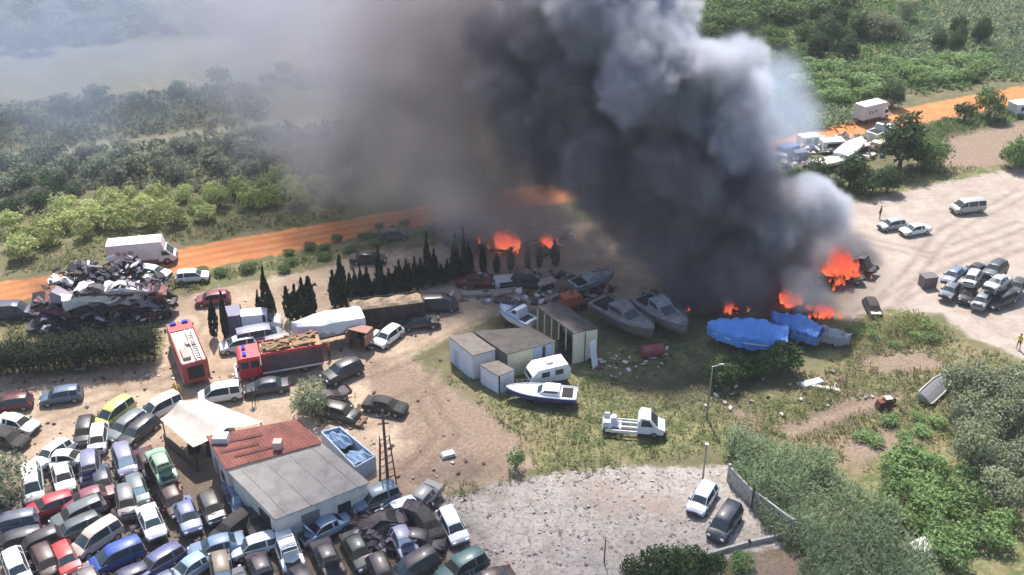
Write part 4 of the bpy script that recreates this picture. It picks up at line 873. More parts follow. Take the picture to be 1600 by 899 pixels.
rt, loc, sh = building('carport', 'long dark-roofed carport with a tall cream end wall behind the sheds', 'carport', [(838,479),(874,472),(936,513),(897,521)], [3.8,3.9,3.6,3.6], MT['plaster'], walls=(1,2), roofmat=MT['brownroof'], wallcols=[(150,150,150),(170,166,160),(224,218,196),(120,120,120)])
for k in range(6):
    u = k/5; p = Vector(sh[0])*(1-u)+Vector(sh[3])*u; b = MB(); b.tube((p.x,p.y,-.1),(p.x,p.y,3.6),.07,n=6); b.build('post', MT['matte'], rt, s2l(200,196,180))
on_wall(rt, sh, 2, .5, .53, 0, 3.4, 'wall_joint', MT['darkmetal'], None, .1)
p = Vector(sh[0])*.5+Vector(sh[3])*.5
for x,y,h_ in ((.3,0,1.4),(.5,1.2,1.0),(.2,-1.4,1.6),(.6,-2.2,.9),(.4,2.4,1.3)): b = MB(); b.box(p.x+x,p.x+x+.8,p.y+y,p.y+y+.9,0,h_,tx=.04); b.build('stored_crate', MT['darkmetal'], rt)
p = G(930,574,0); rt = empty('leaning_panel', (p.x,p.y,0), .9, 'tall white panel leaning against the end wall of the carport', 'panel')
part(rt, 'board', [(-.45,.45,-.03,.03,.02,2.9)], MT['matte'], (226,230,238)); part(rt, 'brace', [(-.4,-.34,.04,.9,.02,.08),(-.4,-.34,.03,.09,0,2.6)], MT['wood']); rt.rotation_euler.x = R(-9)
# walls on the right side of the rubble ground
def wallrun(name, label, cat, pts, h, t, mat, color=None, gaps=3.0):
    ps = [G(x, y, 0) for x, y in pts]; root = empty(name, ps[0], 0, label, cat); o = ps[0]
    for a, b_ in zip(ps[:-1], ps[1:]):
        n = max(1, int((b_-a).length/gaps))
        for k in range(n):
            p = a.lerp(b_, k/n)-o; q = a.lerp(b_, (k+.985)/n)-o; b = MB(); hh = h*random.uniform(.93, 1.03); wallquad(b, p, q, -.2, hh, hh*random.uniform(.96,1.02), t); b.build('wall_panel', mat, root, color)
        b = MB()
        for k in range(n+1):
            p = a.lerp(b_, k/n)-o; b.box(p.x-.1,p.x+.1,p.y-.1,p.y+.1,-.2,h*1.08)
        b.build('post', MT['concrete'], root)
    return root
wallrun('block_wall', 'grey block wall running down beside the feathery reeds', 'wall', [(1137,752),(1175,792),(1236,838)], 1.7, .15, MT['concrete'])
wallrun('low_wall', 'low concrete kerb wall at the lower right corner of the rubble ground', 'wall', [(1100,872),(1170,852),(1232,838)], .45, .2, MT['concrete'])
p = G(1436,868,0); rt = empty('concrete_block', p, .5, 'big white broken concrete block among the bushes at the lower right', 'block')
b = MB(); b.box(-1.0,1.0,-.7,.7,-.1,1.1,tx=.12,ty=.08); b.build('block', simple('white_block', (.6,.58,.54), .9, 0, .25, 2, bump=.4), rt)
b = MB(); b.box(-1.2,-.3,-1.2,-.72,-.1,.5,tx=.1,ty=.1); b.build('broken_piece', MT['concrete'], rt)
# ---- poles
def pole(name, label, cat, px, py, h, r=.07, mat='metal', arm=None):
    p = G(px, py, 0); root = empty(name, p, 0, label, cat); b = MB(); b.tube((0,0,-.2),(0,0,h),r,r*.7,8); b.build('pole', MT[mat], root)
    if arm == 'lamp':
        b = MB(); b.tube((0,0,h-.05),(.7,.1,h+.12),.035,n=6); b.build('arm', MT[mat], root)
        b = MB(); b.box(.55,1.05,0,.22,h+.08,h+.2,tx=.05,ty=.03); b.build('lamp_head', MT['metal'], root)
    if arm == 'cap': b = MB(); b.box(-.15,.15,-.15,.15,h,h+.1); b.build('cap', MT['metal'], root)
    return root
pole('lamp_post', 'thin pale lamp post standing in the dark grass left of the reeds', 'lamp post', 1104, 652, 5.6, .10, 'plasterpole' if 'plasterpole' in MT else 'metal', 'lamp')
pole('marker_post', 'short white post at the back edge of the rubble ground', 'post', 1098, 748, 3.6, .09, 'metal', 'cap')
pole('fence_post', 'thin wooden post left of the bushes at the bottom edge', 'post', 757, 902, 2.6, .06, 'wood'); pole('fence_post', 'thin wooden post beside the bush at the bottom edge', 'post', 944, 880, 2.4, .06, 'wood')
pole('fence_post', 'thin post just above the bush at the bottom edge', 'post', 1010, 882, 1.9, .06, 'wood')
p = G(607,762,0); rt = empty('utility_mast', p, .2, 'dark lattice mast wrapped in rusty bars behind the workshop', 'mast')
b = MB(); b.tube((0,0,-.2),(0,0,8.0),.14,.10,8); b.build('pole', MT['wood'], rt)
b = MB()
for x in (-.7,.7):
    for y in (-.5,.5): b.tube((x,y,0),(x*.55,y*.6,5.0),.06,n=5)
for k in range(7):
    z_ = .4+k*.72; f_ = 1-.45*z_/5
    for s in (1,-1): b.tube((-.7*f_,s*.5*f_,z_),(.7*f_,s*.5*f_,z_+.5),.035,n=4); b.tube((s*.7*f_,-.5*f_,z_),(s*.7*f_,.5*f_,z_+.5),.035,n=4)
b.build('lattice_frame', MT['rust'], rt)
b = MB(); b.box(-.6,.6,-.05,.05,7.3,7.42); b.box(-.45,.45,-.05,.05,6.6,6.7); b.build('cross_arm', MT['wood'], rt)
b = MB(); [b.tube((x,0,7.42),(x,0,7.62),.05,n=6) for x in (-.5,0,.5)]; b.build('insulator', MT['matte'], rt, s2l(160,160,160))
# ---- garden machine, drums, junk that reads as single items
p = G(890,484,0); rt = empty('orange_hopper', p, .4, 'rust-orange hopper standing on the sand behind the carport', 'machine')
part(rt, 'tank', [(-.8,.8,-.6,.6,.7,1.9,dict(tx=-.2,ty=-.15))], MT['matte'], (178,84,58)); part(rt, 'leg', [(x-.05,x+.05,y-.05,y+.05,0,.7) for x in (-.7,.7) for y in (-.5,.5)], MT['rust'])
b = MB(); b.tube((.1,0,1.9),(.3,0,3.0),.1,n=6); b.build('chute', MT['rust'], rt)
p = G(1018,556,0); rt = empty('red_drum_rack', p, .3, 'low dull red tank lying under the bow of the grey cruisers', 'tank')
b = MB(); b.tube((-1.1,0,.65),(1.1,0,.65),.6,n=12); b.build('tank', MT['matte'], rt, s2l(140,58,68)); part(rt, 'cradle', [(-.8,-.65,-.5,.5,0,.5),(.65,.8,-.5,.5,0,.5)], MT['rust'])
p = G(1448,447,0); rt = empty('steel_crate', p, .2, 'small dark grey crate left of the heap of cars on the pale ground', 'crate')
part(rt, 'shell', [(-.8,.8,-.6,.6,0,1.3)], MT['matte'], (112,106,114)); part(rt, 'lid', [(-.85,.85,-.65,.65,1.3,1.38)], MT['matte'], (90,86,92))
p = G(1590,178,0); rt = empty('small_cabin', p, .3, 'tiny white cabin at the far right edge beside the orange road', 'cabin')
part(rt, 'wall', [(-1.4,1.4,-1,1,0,1.9)], MT['matte'], (214,218,222)); part(rt, 'roof', [(-1.5,1.5,-1.1,1.1,1.9,2.0)], MT['matte'], (236,236,236)); part(rt, 'window', [(-.5,.5,-1.03,-1.002,.8,1.5)], MT['glass'])
p = G(127,575,0); rt = empty('discarded_washer', p, .2, 'pale grey discarded washing machines piled at the foot of the dark hedge', 'appliance')
part(rt, 'casing', [(-.5,.4,-.4,.4,0,.9),(-.35,.4,-.35,.4,.9,1.7,dict(tx=.05))], MT['matte'], (150,144,146)); part(rt, 'door', [(-.3,.2,-.44,-.402,.25,.7)], MT['glass'])
# far scrap heap: single large items
def item(px, py, rz, dims, col, label, cat, name, extra=None, tilt=0):
    p = G(px, py, 0); rt = empty(name, p, rz, label, cat, rx=tilt); a, b_, c_ = dims
    part(rt, 'body', [(-a/2,a/2,-b_/2,b_/2,.02,c_,dict(tx=.08,ty=.06))], MT['matte'], col)
    part(rt, 'edge_trim', [(-a/2-.03,a/2+.03,-b_/2-.03,b_/2+.03,c_*.46,c_*.52)], MT['matte'], tuple(int(v*.7) for v in col))
    if extra == 'window': part(rt, 'window', [(-a*.3,-a*.05,-b_/2-.03,-b_/2+.06,c_*.55,c_*.85),(a*.1,a*.35,-b_/2-.03,-b_/2+.06,c_*.55,c_*.85)], MT['glass'])
    if extra == 'open': part(rt, 'opening', [(-a*.3,a*.3,-b_/2-.02,-b_/2+.05,c_*.15,c_*.8)], MT['void'])
    return rt
item(1262,228,.3,(3.2,2,1.7),(226,222,216),'white caravan shell in the far scrap heap near the orange road','caravan','caravan_shell','window')
item(1298,234,.15,(3.6,2,1.6),(236,234,228),'bright white box body in the middle of the far scrap heap','truck body','truck_box','open')
item(1230,243,.5,(3.0,1.8,1.6),(44,96,160),'blue skip at the left end of the far scrap heap','skip','blue_skip','open')
item(1248,248,.1,(2.0,1.5,1.2),(60,84,120),'dark blue tank beside the blue skip','tank','blue_tank')
item(1215,250,-.2,(2.6,1.6,1.0),(176,184,206),'pale lilac box at the smoky end of the far scrap heap','box','lilac_box')
item(1345,236,.4,(2.2,1.4,1.1),(206,190,186),'pinkish crate between the tilted hull and the white box body','crate','pink_crate','open',.1)
item(1372,232,.8,(2.4,1.6,1.2),(226,206,170),'tan crate at the right end of the far scrap heap','crate','tan_crate','open')
item(1320,244,0,(2.0,1.4,.9),(120,96,92),'rusty brown machine in the far scrap heap','machine','scrap_machine','open')
item(790,446,.2,(2.6,1.6,1.0),(206,200,204),'white box among the debris behind the long sheds','box','debris_box','open')
item(760,460,.1,(5.6,1.0,.35),(150,146,132),'long low greyish raft of planks right of the cypress row','plank stack','plank_stack')
item(852,450,.5,(2.4,1.4,.9),(176,150,150),'pinkish broken box between the brown wreck and the boat hull','box','broken_box','open')
item(705,360,.15,(5.0,1.6,.9),(90,84,92),'long charred container beside the road left of the flames','container','charred_container','open')
item(906,482,.6,(1.6,1.2,.9),(100,60,56),'brown drum rack next to the rust-orange hopper','rack','drum_rack','open')
item(1268,600,.4,(2.4,.9,.25),(196,204,206),'pale sheet of board lying in the yellow grass below the tarpaulins','board','board_sheet')
item(1285,607,-.3,(3.2,.5,.2),(206,196,184),'long thin pale beam lying in the yellow grass','beam','pale_beam')
item(700,712,.4,(1.2,.8,.3),(196,192,192),'small pale sheet beside the weed patch on the brown dirt','board','small_board')
# ---------------------------------------------------------------- scrap heaps
rr = random.Random(11)
cols = [(60,52,66),(40,38,50),(70,60,74),(206,204,206),(226,222,222),(150,140,156),(50,46,60),(90,84,96),(120,60,64),(214,214,214),(54,54,84),(46,42,52)]
shape = ['hatchback','saloon','estate car','people carrier','van']
hw = 'crushed cars piled behind the dark hedge'
spots = []
for row, (x0, y0, x1, y1, nn, lift) in enumerate([(72,512,262,486,7,0),(66,500,256,472,8,0),(84,488,262,470,7,1.1),(78,492,246,474,7,1.3),(90,480,240,462,6,2.3),(110,476,222,460,5,2.6),(128,470,210,456,4,3.5),(150,462,196,455,2,4.3)]):
    for k in range(nn):
        u = (k+rr.uniform(.2,.8))/nn; spots.append((x0+(x1-x0)*u, y0+(y1-y0)*u, lift+rr.uniform(-.1,.25)))
cn = {}
for i, (x, y, z_) in enumerate(spots):
    k = rr.randrange(5); q = i if i >= len(cols) else i; top = z_ > 2.0; c_ = cols[rr.choice([3,4,9,5,0,2]) if top and rr.random() < .62 else rr.choice([0,1,2,6,7,10,11,8,5])]
    p = G(x, y, z_); lum = sum(c_)/3; cname = 'white' if lum > 190 else 'lilac-grey' if lum > 135 else 'rusty red' if c_[0] > c_[2]*1.5 else 'navy' if c_[2] > c_[0]*1.4 else 'grey' if lum > 80 else 'blackish'
    lvl = 'top' if z_ > 3.2 else 'upper part' if z_ > 2.0 else 'middle' if z_ > .8 else 'foot'; side = 'left' if x < 130 else 'right' if x > 200 else 'middle'
    key = (cname, shape[k], lvl, side); cn[key] = cn.get(key, 0)+1
    ordn = ['', 'second ', 'third ', 'fourth '][min(3, cn[key]-1)]
    wreck(k, (p.x, p.y, z_), rr.uniform(-.5,.5)+(math.pi if rr.random() < .5 else 0), c_, f'{ordn}{cname} crushed {shape[k]} at the {lvl} of the hedge-side pile, {side} part', hw, (R(rr.uniform(-14,14)), R(rr.uniform(-12,12))), rr.random() < .3)
sp2 = [(575,822,.0,(50,46,60),'black crushed hatchback in the engine scrap beside the silver-blue saloon',0),(594,848,.2,(64,54,64),'brown-black crushed saloon lowest in the engine scrap',1),
       (560,806,.1,(44,42,56),'black crushed estate car at the grey roof corner end of the engine scrap',2),(598,820,.9,(70,60,70),'dark crushed hatchback on top of the engine scrap',0),
       (545,795,.2,(60,44,40),'brown crushed wreck touching the grey roof edge',3),(652,806,.7,(50,44,58),'black-violet crushed saloon heaped left of the small white hatchback',1),
       (500,640,0,(80,64,80),'purple-grey crushed wreck beside the round olive bush',0),(515,626,.4,(70,56,66),'dark crushed wreck behind the round olive bush',1),
       (1075,468,.0,(50,44,46),'charred crushed estate car between the cruisers and the smoke',2),(1320,440,.1,(40,36,38),'charred crushed car at the foot of the right flames',1),(1335,420,.3,(60,52,58),'charred crushed van right of the right flames',4),
       (1250,495,.1,(50,44,46),'charred crushed hatchback under the front flames',0),(1285,440,.4,(40,36,40),'charred crushed saloon behind the pale front smoke',1),(775,392,.2,(50,42,44),'charred crushed estate car under the left flames',2),
       (840,392,.2,(50,42,44),'charred crushed hatchback under the second left flames',0),(1140,480,.2,(44,38,40),'charred crushed car under the black plume',1)]
for x, y, z_, c_, lb, k in sp2:
    p = G(x, y, z_); wreck(k, (p.x,p.y,z_), rr.uniform(-1,1), c_, lb, None, (R(rr.uniform(-8,8)), R(rr.uniform(-8,8))), 1)
# loose junk nobody could count
def junk(name, label, regions, seed, colr):
    rr = random.Random(seed); vs = []; fs = []; cc_ = []
    mbs = [MB() for _ in colr]
    for (pts, n, sz, hz, zb) in regions:
        ps = [G(x, y, 0) for x, y in pts]; 
        for _ in range(n):
            while True:
                k = rr.randrange(1, len(ps)-1); u, v = rr.random(), rr.random()
                if u+v > 1: u, v = 1-u, 1-v
                p = ps[0]+(ps[k]-ps[0])*u+(ps[k+1]-ps[0])*v; break
            M = Matrix.Translation((p.x, p.y, zb+rr.random()*hz)) @ Euler((rr.uniform(-.6,.6), rr.uniform(-.6,.6), rr.uniform(0,6.3))).to_matrix().to_4x4()
            a = sz*rr.uniform(.3,1.3); b_ = a*rr.uniform(.2,1); c2 = a*rr.uniform(.04,.4); mb = mbs[min(len(colr)-1, int(len(colr)*rr.random()**1.3))]
            mb.box(-a/2,a/2,-b_/2,b_/2,-c2/2,c2/2,tx=a*rr.uniform(0,.2),M=M)
    allb = MB(); mats = []
    for i, mb in enumerate(mbs): allb.add(mb.v, mb.f, i)
    me = allb.mesh(name)
    for c_ in colr: mats.append(simple('junk', s2l(*c_), .75, 0, .4, 3)); me.materials.append(mats[-1])
    me.polygons.foreach_set('material_index', allb.m)
    tag(link(name, me), label, 'debris', kind='stuff')
junk('scrap_debris', 'torn metal and plastic debris in and around the crushed-car pile', [([(60,515),(265,485),(262,450),(90,460)],420,1.1,3.2,0),([(70,530),(268,500),(262,470),(60,500)],260,.9,1.4,0),([(110,490),(240,475),(225,458),(130,466)],160,1.0,2.2,2.6)], 1, [(44,38,46),(60,52,62),(34,30,38),(206,202,206),(120,112,124)])
junk('far_scrap_debris', 'mixed pale and blue debris of the far scrap heap', [([(1205,262),(1240,225),(1330,215),(1390,200),(1385,245),(1290,262)],190,1.0,.8,0)], 2, [(200,196,196),(226,222,216),(120,110,110),(70,96,140),(60,52,54),(150,120,108)])
junk('yard_debris', 'broken panels and parts scattered on the sand behind the sheds', [([(700,470),(730,425),(860,420),(960,450),(960,470),(830,475)],200,.8,.3,0),([(690,372),(700,345),(900,350),(890,385),(760,392)],160,.8,.5,0),([(1000,470),(1070,440),(1110,480),(1060,500)],60,.8,.6,0)], 3, [(90,78,84),(150,140,144),(54,46,52),(206,200,204),(110,64,62),(180,160,150)])
junk('engine_scrap', 'black engine parts heaped between the cars right of the grey roof', [([(545,815),(590,790),(615,830),(600,880),(560,860)],220,.55,1.3,0),([(640,820),(670,790),(700,830),(670,860)],110,.5,1.0,0),([(345,830),(400,780),(430,830),(400,848)],90,.5,1.0,0),([(0,899),(0,760),(200,690),(300,760),(420,840),(420,899)],420,.5,.6,0),([(200,800),(190,740),(225,790),(260,850),(210,840)],60,.5,.4,0)], 4, [(34,30,38),(50,44,54),(70,62,70),(150,146,156),(84,60,56)])
junk('dirt_litter', 'small litter and stones strewn over the open dirt', [([(0,600),(260,570),(400,590),(690,560),(820,720),(620,760),(200,700),(0,720)],240,.35,.06,0),([(480,620),(560,610),(570,670),(500,670)],60,.5,.3,0),([(270,470),(560,410),(900,420),(700,520),(500,560)],160,.35,.05,0)], 5, [(120,96,78),(80,64,58),(190,180,170),(50,42,42)])
junk('rubble_stones', 'flat stones and broken slabs lying on the pale rubble ground', [([(700,780),(870,738),(1130,735),(1220,800),(1210,850),(1000,880),(760,890)],650,.26,.0,0)], 6, [(164,158,152),(140,128,120),(180,174,170),(120,108,100),(150,140,140)])
junk('grass_litter', 'pale litter in the grass below the tarpaulins', [([(1110,570),(1300,560),(1380,620),(1240,650),(1060,640)],50,.5,.08,0),([(900,560),(1040,540),(1080,580),(960,600)],60,.5,.2,0)], 7, [(196,190,184),(120,80,76),(206,206,206),(70,60,60)])
# ---------------------------------------------------------------- vegetation
def leafcloud(lobes, n, size, seed, droop=.25, inner=.25, flat=.6):
    """lobes: (centre, radii); leaf-clump quads spread through each lobe's outer volume. returns verts, idx, rnd"""
    r = np.random.default_rng(seed); tot = sum(max(q[1])**2 for q in lobes); V = []; Rn = []
    for c_, rad in lobes:
        k = max(6, int(n*max(rad)**2/tot)); d = r.normal(size=(k, 3)); d /= np.linalg.norm(d, axis=1)[:, None]
        d[:, 2] = np.where(d[:, 2] < -.35, -d[:, 2], d[:, 2])
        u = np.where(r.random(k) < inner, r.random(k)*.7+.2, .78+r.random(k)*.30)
        bump = 1+.16*np.sin(d[:, 0]*7+seed)*np.cos(d[:, 1]*6+seed*2)+.12*np.sin(d[:, 2]*9+d[:, 0]*5)
        p = np.array(c_)+d*np.array(rad)*(u*bump)[:, None]
        nrm = d+r.normal(size=(k, 3))*flat; nrm[:, 2] += droop; nrm /= np.linalg.norm(nrm, axis=1)[:, None]
        t = np.cross(nrm, r.normal(size=(k, 3))); t /= np.linalg.norm(t, axis=1)[:, None]; b = np.cross(nrm, t)
        s = size*(.5+r.random(k))[:, None]; a = s*.75
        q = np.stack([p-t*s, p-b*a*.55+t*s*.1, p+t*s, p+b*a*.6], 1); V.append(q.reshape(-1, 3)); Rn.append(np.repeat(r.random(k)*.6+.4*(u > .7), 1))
    V = np.concatenate(V); return V, np.arange(len(V)), np.concatenate(Rn)
def leafmesh(name, lobes, n, size, seed, mat, **kw):
    V, I, Rn = leafcloud(lobes, n, size, seed, **kw); me = npmesh(name, V, 4, I, {'rnd': ('FACE', Rn)}); me.materials.append(mat); return me
def trunkmesh(h, r0, seed, limbs=4):
    rr = random.Random(seed); b = MB(); b.tube((0,0,-.15),(rr.uniform(-.1,.1),rr.uniform(-.1,.1),h),r0,r0*.6,7)
    for k in range(limbs):
        a = 2*math.pi*k/limbs+rr.uniform(-.4,.4); b.tube((0,0,h*.75),(math.cos(a)*h*.7,math.sin(a)*h*.7,h*1.5),r0*.5,r0*.15,5)
    me = b.mesh('trunk'); me.materials.append(MT['wood']); return me
LM = {
 'mound': leafmat('tall_grass', (.14,.19,.05), (.42,.45,.18)),
 'orchard': leafmat('orchard_leaves', (.21,.25,.075), (.50,.54,.22)), 'dark': leafmat('dark_leaves', (.025,.05,.018), (.07,.12,.035)),
 'mid': leafmat('mid_leaves', (.05,.10,.028), (.15,.23,.07)), 'olive': leafmat('olive_leaves', (.12,.14,.08), (.30,.33,.20)),
 'cypress': leafmat('cypress_leaves', (.012,.022,.012), (.04,.06,.028)), 'hedge': leafmat('hedge_leaves', (.010,.016,.010), (.035,.05,.02)),
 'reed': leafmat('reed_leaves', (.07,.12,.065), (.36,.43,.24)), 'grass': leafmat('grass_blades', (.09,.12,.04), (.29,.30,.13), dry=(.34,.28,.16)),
 'hazy': leafmat('hazed_scrub_leaves', (.12,.14,.09), (.25,.28,.18)), 'dry': leafmat('dry_stalks', (.22,.19,.11), (.36,.31,.19)), 'bright': leafmat('bright_leaves', (.07,.15,.04), (.28,.40,.15)),  # scrub leaves paled: distant haze put into their colour
}
def lobes_round(R_, H, seed, k=6, low=.25):
    rr = random.Random(seed); L_ = [((0,0,H*.46), (R_*.8,R_*.8,H*.5))]
    for i in range(k):
        a = 2*math.pi*i/k+rr.uniform(-.5,.5); d = R_*rr.uniform(.4,.62); q = R_*rr.uniform(.32,.5)
        L_.append(((math.cos(a)*d, math.sin(a)*d, H*rr.uniform(low-.02,.70)), (q, q, q*rr.uniform(.8,1.1))))
    return L_
TREE = {}
def treekind(key, R_, H, n, size, mat, trunk, variants=3, k=6, **kw):
    TREE[key] = [(leafmesh('crown', lobes_round(R_, H, s*13+len(key), k), n, size, s*7+3, LM[mat], **kw), trunkmesh(trunk, .09*R_+.05, s)) for s in range(variants)]
treekind('orchard', 1.6, 2.3, 1100, .15, 'orchard', .4, 4, 7); treekind('darkorchard', 2.5, 3.2, 1100, .24, 'mid', .5, 4, 7)
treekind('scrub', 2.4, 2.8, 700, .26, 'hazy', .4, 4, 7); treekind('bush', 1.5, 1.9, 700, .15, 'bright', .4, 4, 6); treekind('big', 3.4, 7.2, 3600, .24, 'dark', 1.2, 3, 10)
treekind('olive', 2.6, 4.6, 3000, .15, 'olive', .7, 3, 10, inner=.4); treekind('midtree', 2.6, 4.4, 2200, .2, 'mid', .7, 3, 8); treekind('darkbush', 1.9, 2.6, 1300, .17, 'dark', .5, 3, 7)
treekind('lightshrub', 2.3, 2.6, 900, .22, 'bright', .4, 4, 7)
def plant(key, name, x, y, label, cat, group=None, sc=1.0, zs=1.0, i=None, mesh_only=False):
    i = random.randrange(len(TREE[key])) if i is None else i; cr, tr = TREE[key][i % len(TREE[key])]
    s = sc*random.uniform(.85,1.15); root = empty(name, (x, y, 0), random.uniform(0,6.28), label, cat, group); root.scale = (s, s*random.uniform(.9,1.1), s*zs*random.uniform(.85,1.12))
    link('trunk', tr, None, root); link('crown', cr, None, root); return root
def inpoly(pts, x, y):
    r = False; n = len(pts)
    for i in range(n):
        (x0,y0),(x1,y1) = pts[i], pts[(i+1)%n]
        if (y0 > y) != (y1 > y) and x < (x1-x0)*(y-y0)/(y1-y0)+x0: r = not r
    return r
def scatter(pixpoly, dx, dy, ang=0.0, jit=.35, skip=.05):
    pl = [tuple(G(x, y)[:2]) for x, y in pixpoly]; ca, sa = math.cos(ang), math.sin(ang)
    rt = [(x*ca+y*sa, -x*sa+y*ca) for x, y in pl]; xa, xb = min(p[0] for p in rt), max(p[0] for p in rt); ya, yb = min(p[1] for p in rt), max(p[1] for p in rt)
    out = []; y = ya; row = 0
    while y < yb:
        x = xa+(row % 2)*dx/2
        while x < xb:
            u = x+random.uniform(-jit,jit)*dx; v = y+random.uniform(-jit,jit)*dy
            if inpoly(rt, u, v) and random.random() > skip: out.append((u*ca-v*sa, u*sa+v*ca))
            x += dx
        y += dy; row += 1
    return out
def plant_all(key, name, pts, label, cat, group, sc, zs=1.0):
    def pj(p):
        v = Vector((p[0], p[1], -CAM_H)); dd = v.y*math.cos(PITCH)+CAM_H*math.sin(PITCH); up_ = v.y*math.sin(PITCH)-CAM_H*math.cos(PITCH); return (v.x/dd, up_/dd)
    pr = [pj(p) for p in pts]; sx = sorted(q[0] for q in pr); sy = sorted(q[1] for q in pr); n = len(pts)
    for (x, y), (u, v) in zip(pts, pr):
        h_ = 'left' if u < sx[n//3] else 'right' if u > sx[2*n//3] else 'middle'; d_ = 'nearest' if v < sy[n//3] else 'farthest' if v > sy[2*n//3] else 'centre'
        plant(key, name, x, y, f'{label}, {d_} rows, {h_}', cat, group, sc, zs)
def px(x, y): return tuple(G(x, y)[:2])
# orchard beyond the road, left
plant_all('orchard', 'orchard_bush', scatter([(0,425),(60,392),(190,368),(300,350),(420,336),(520,318),(540,290),(430,285),(300,300),(150,325),(40,350),(0,370)], 3.3, 3.4, .15, .18, .02), 'round yellow-green orchard bush beyond the road', 'bush', 'orchard bushes beyond the road', 1.18)
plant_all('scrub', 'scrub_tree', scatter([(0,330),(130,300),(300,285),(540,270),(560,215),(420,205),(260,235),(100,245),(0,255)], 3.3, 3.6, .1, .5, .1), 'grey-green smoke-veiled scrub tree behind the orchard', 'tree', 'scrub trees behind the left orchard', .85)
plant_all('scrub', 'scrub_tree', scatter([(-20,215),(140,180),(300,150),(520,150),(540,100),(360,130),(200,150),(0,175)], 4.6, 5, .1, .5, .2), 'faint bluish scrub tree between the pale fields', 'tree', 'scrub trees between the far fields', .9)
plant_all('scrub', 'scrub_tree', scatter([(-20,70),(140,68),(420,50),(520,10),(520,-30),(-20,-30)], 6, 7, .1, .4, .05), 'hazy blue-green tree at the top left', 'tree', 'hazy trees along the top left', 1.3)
plant_all('darkbush', 'dark_bush', scatter([(0,352),(125,300),(130,285),(100,285),(0,330)], 3.0, 3.4, .4, .2, 0), 'dark bush in slanting rows at the left edge', 'bush', 'dark bushes in slanting rows at the left edge', .9)
for q, (x, y) in enumerate([(42,84),(20,78),(66,82)]):
    plant('darkbush', 'dark_bush', *px(x, y), ['purple-grey bush clump left of the far pale track','small grey bush at the left edge by the far pale track','low grey bush right of the clump by the far pale track'][q], 'bush', None, 1.5)
# orchard top right
plant_all('darkorchard', 'orchard_tree', scatter([(1010,-5),(1000,-60),(1340,-60),(1330,5),(1290,30),(1180,52),(1110,68),(1070,40)], 4.0, 5.2, -.08, .16, .02), 'green orchard tree at the top right', 'tree', 'orchard trees at the top right', 1.25)
plant_all('darkorchard', 'shrub_tree', scatter([(1170,75),(1200,55),(1270,60),(1260,110),(1240,150),(1190,110)], 4.8, 6, .2, .4, .1), 'green shrub tree beside the smoke edge', 'tree', 'shrub trees beside the smoke edge', .9)
plant_all('lightshrub', 'shrub_tree', scatter([(1230,150),(1250,115),(1380,105),(1480,95),(1560,100),(1560,120),(1420,140),(1380,150),(1300,165)], 3.2, 3.8, .1, .4, .06), 'yellowish green shrub behind the far box truck', 'shrub', 'shrubs behind the far box truck', 1.0, .8)
plant_all('big', 'dark_tree', scatter([(1270,90),(1290,45),(1340,35),(1370,70),(1350,105)], 4.5, 5.5, 0, .4, 0), 'dark clump tree below the top right orchard', 'tree', 'dark tree clump at the top right', .72)
plant_all('olive', 'brown_tree', scatter([(1360,75),(1375,30),(1420,25),(1430,80)], 5, 6, 0, .4, 0), 'brownish bare-looking tree right of the dark clump', 'tree', 'brownish trees at the top right', 1.25)
plant_all('big', 'slim_tree', scatter([(1460,105),(1470,45),(1530,40),(1570,90)], 5, 7, 0, .4, 0), 'slim dark tree in the far reed field', 'tree', 'slim dark trees in the far reed field', .5, 1.2)
plant('big', 'round_tree', *px(1392,168), 'dark round bush directly behind the far box truck', 'tree', None, .62)
plant('midtree', 'bright_tree', *px(1545,185), 'bright green tree between the orange road and the right edge', 'tree', None, .95)
plant('darkbush', 'dark_bush', *px(1506,190), 'dark bush left of the bright green tree by the road', 'bush', None, 1.1)
for (x, y, k, s, lb) in [(1405,262,'big',1.0,'tallest green tree behind the pale ground at the right'),(1446,262,'midtree',1.05,'bright-topped tree right of the tallest one behind the pale ground'),(1385,300,'big',.68,'dark tree at the foot of the tallest one'),
    (1328,292,'big',.72,'dark bushy tree behind the pale ground beside the smoke'),(1352,302,'darkbush',1.3,'low dark bush between two dark trees at the pale ground edge'),(1245,292,'darkbush',1.2,'small dark tree just above the grey smoke puff'),(1274,290,'big',.5,'slim dark tree above the grey smoke puff'),(1228,290,'darkbush',.9,'small dark bush at the left of the grey smoke puff'),
    (1586,262,'midtree',.95,'round green tree at the right edge above the pale ground'),(1600,252,'midtree',.8,'green tree cut by the right edge above the pale ground'),(1300,300,'darkbush',.9,'dark shrub in the shade left of the bushy tree')]:
    plant(k, 'tree', *px(x, y), lb, 'tree', None, s)
plant('olive', 'olive_bush', *px(486,650), 'round olive-grey bush behind the red-roofed workshop', 'bush', None, .85)
plant('bush', 'sapling', *px(806,732), 'small green sapling at the corner of the rubble ground', 'sapling', None, .7, 1.7)
plant('olive', 'edge_tree', *px(2,792), 'grey-green tree at the left edge beside the white van', 'tree', None, 1.15)
plant('darkbush', 'dark_bush', *px(1155,590), 'dark green bush below the large blue tarpaulin', 'bush', None, .95); plant('darkbush', 'dark_bush', *px(1190,588), 'dark bush right of the one below the blue tarpaulin', 'bush', None, .9); plant('darkbush', 'dark_bush', *px(1222,580), 'dark bush under the right end of the large blue tarpaulin', 'bush', None, 1.1)
plant('darkbush', 'dark_bush', *px(1125,600), 'dark bush left of the others below the blue tarpaulin', 'bush', None, 1.0)
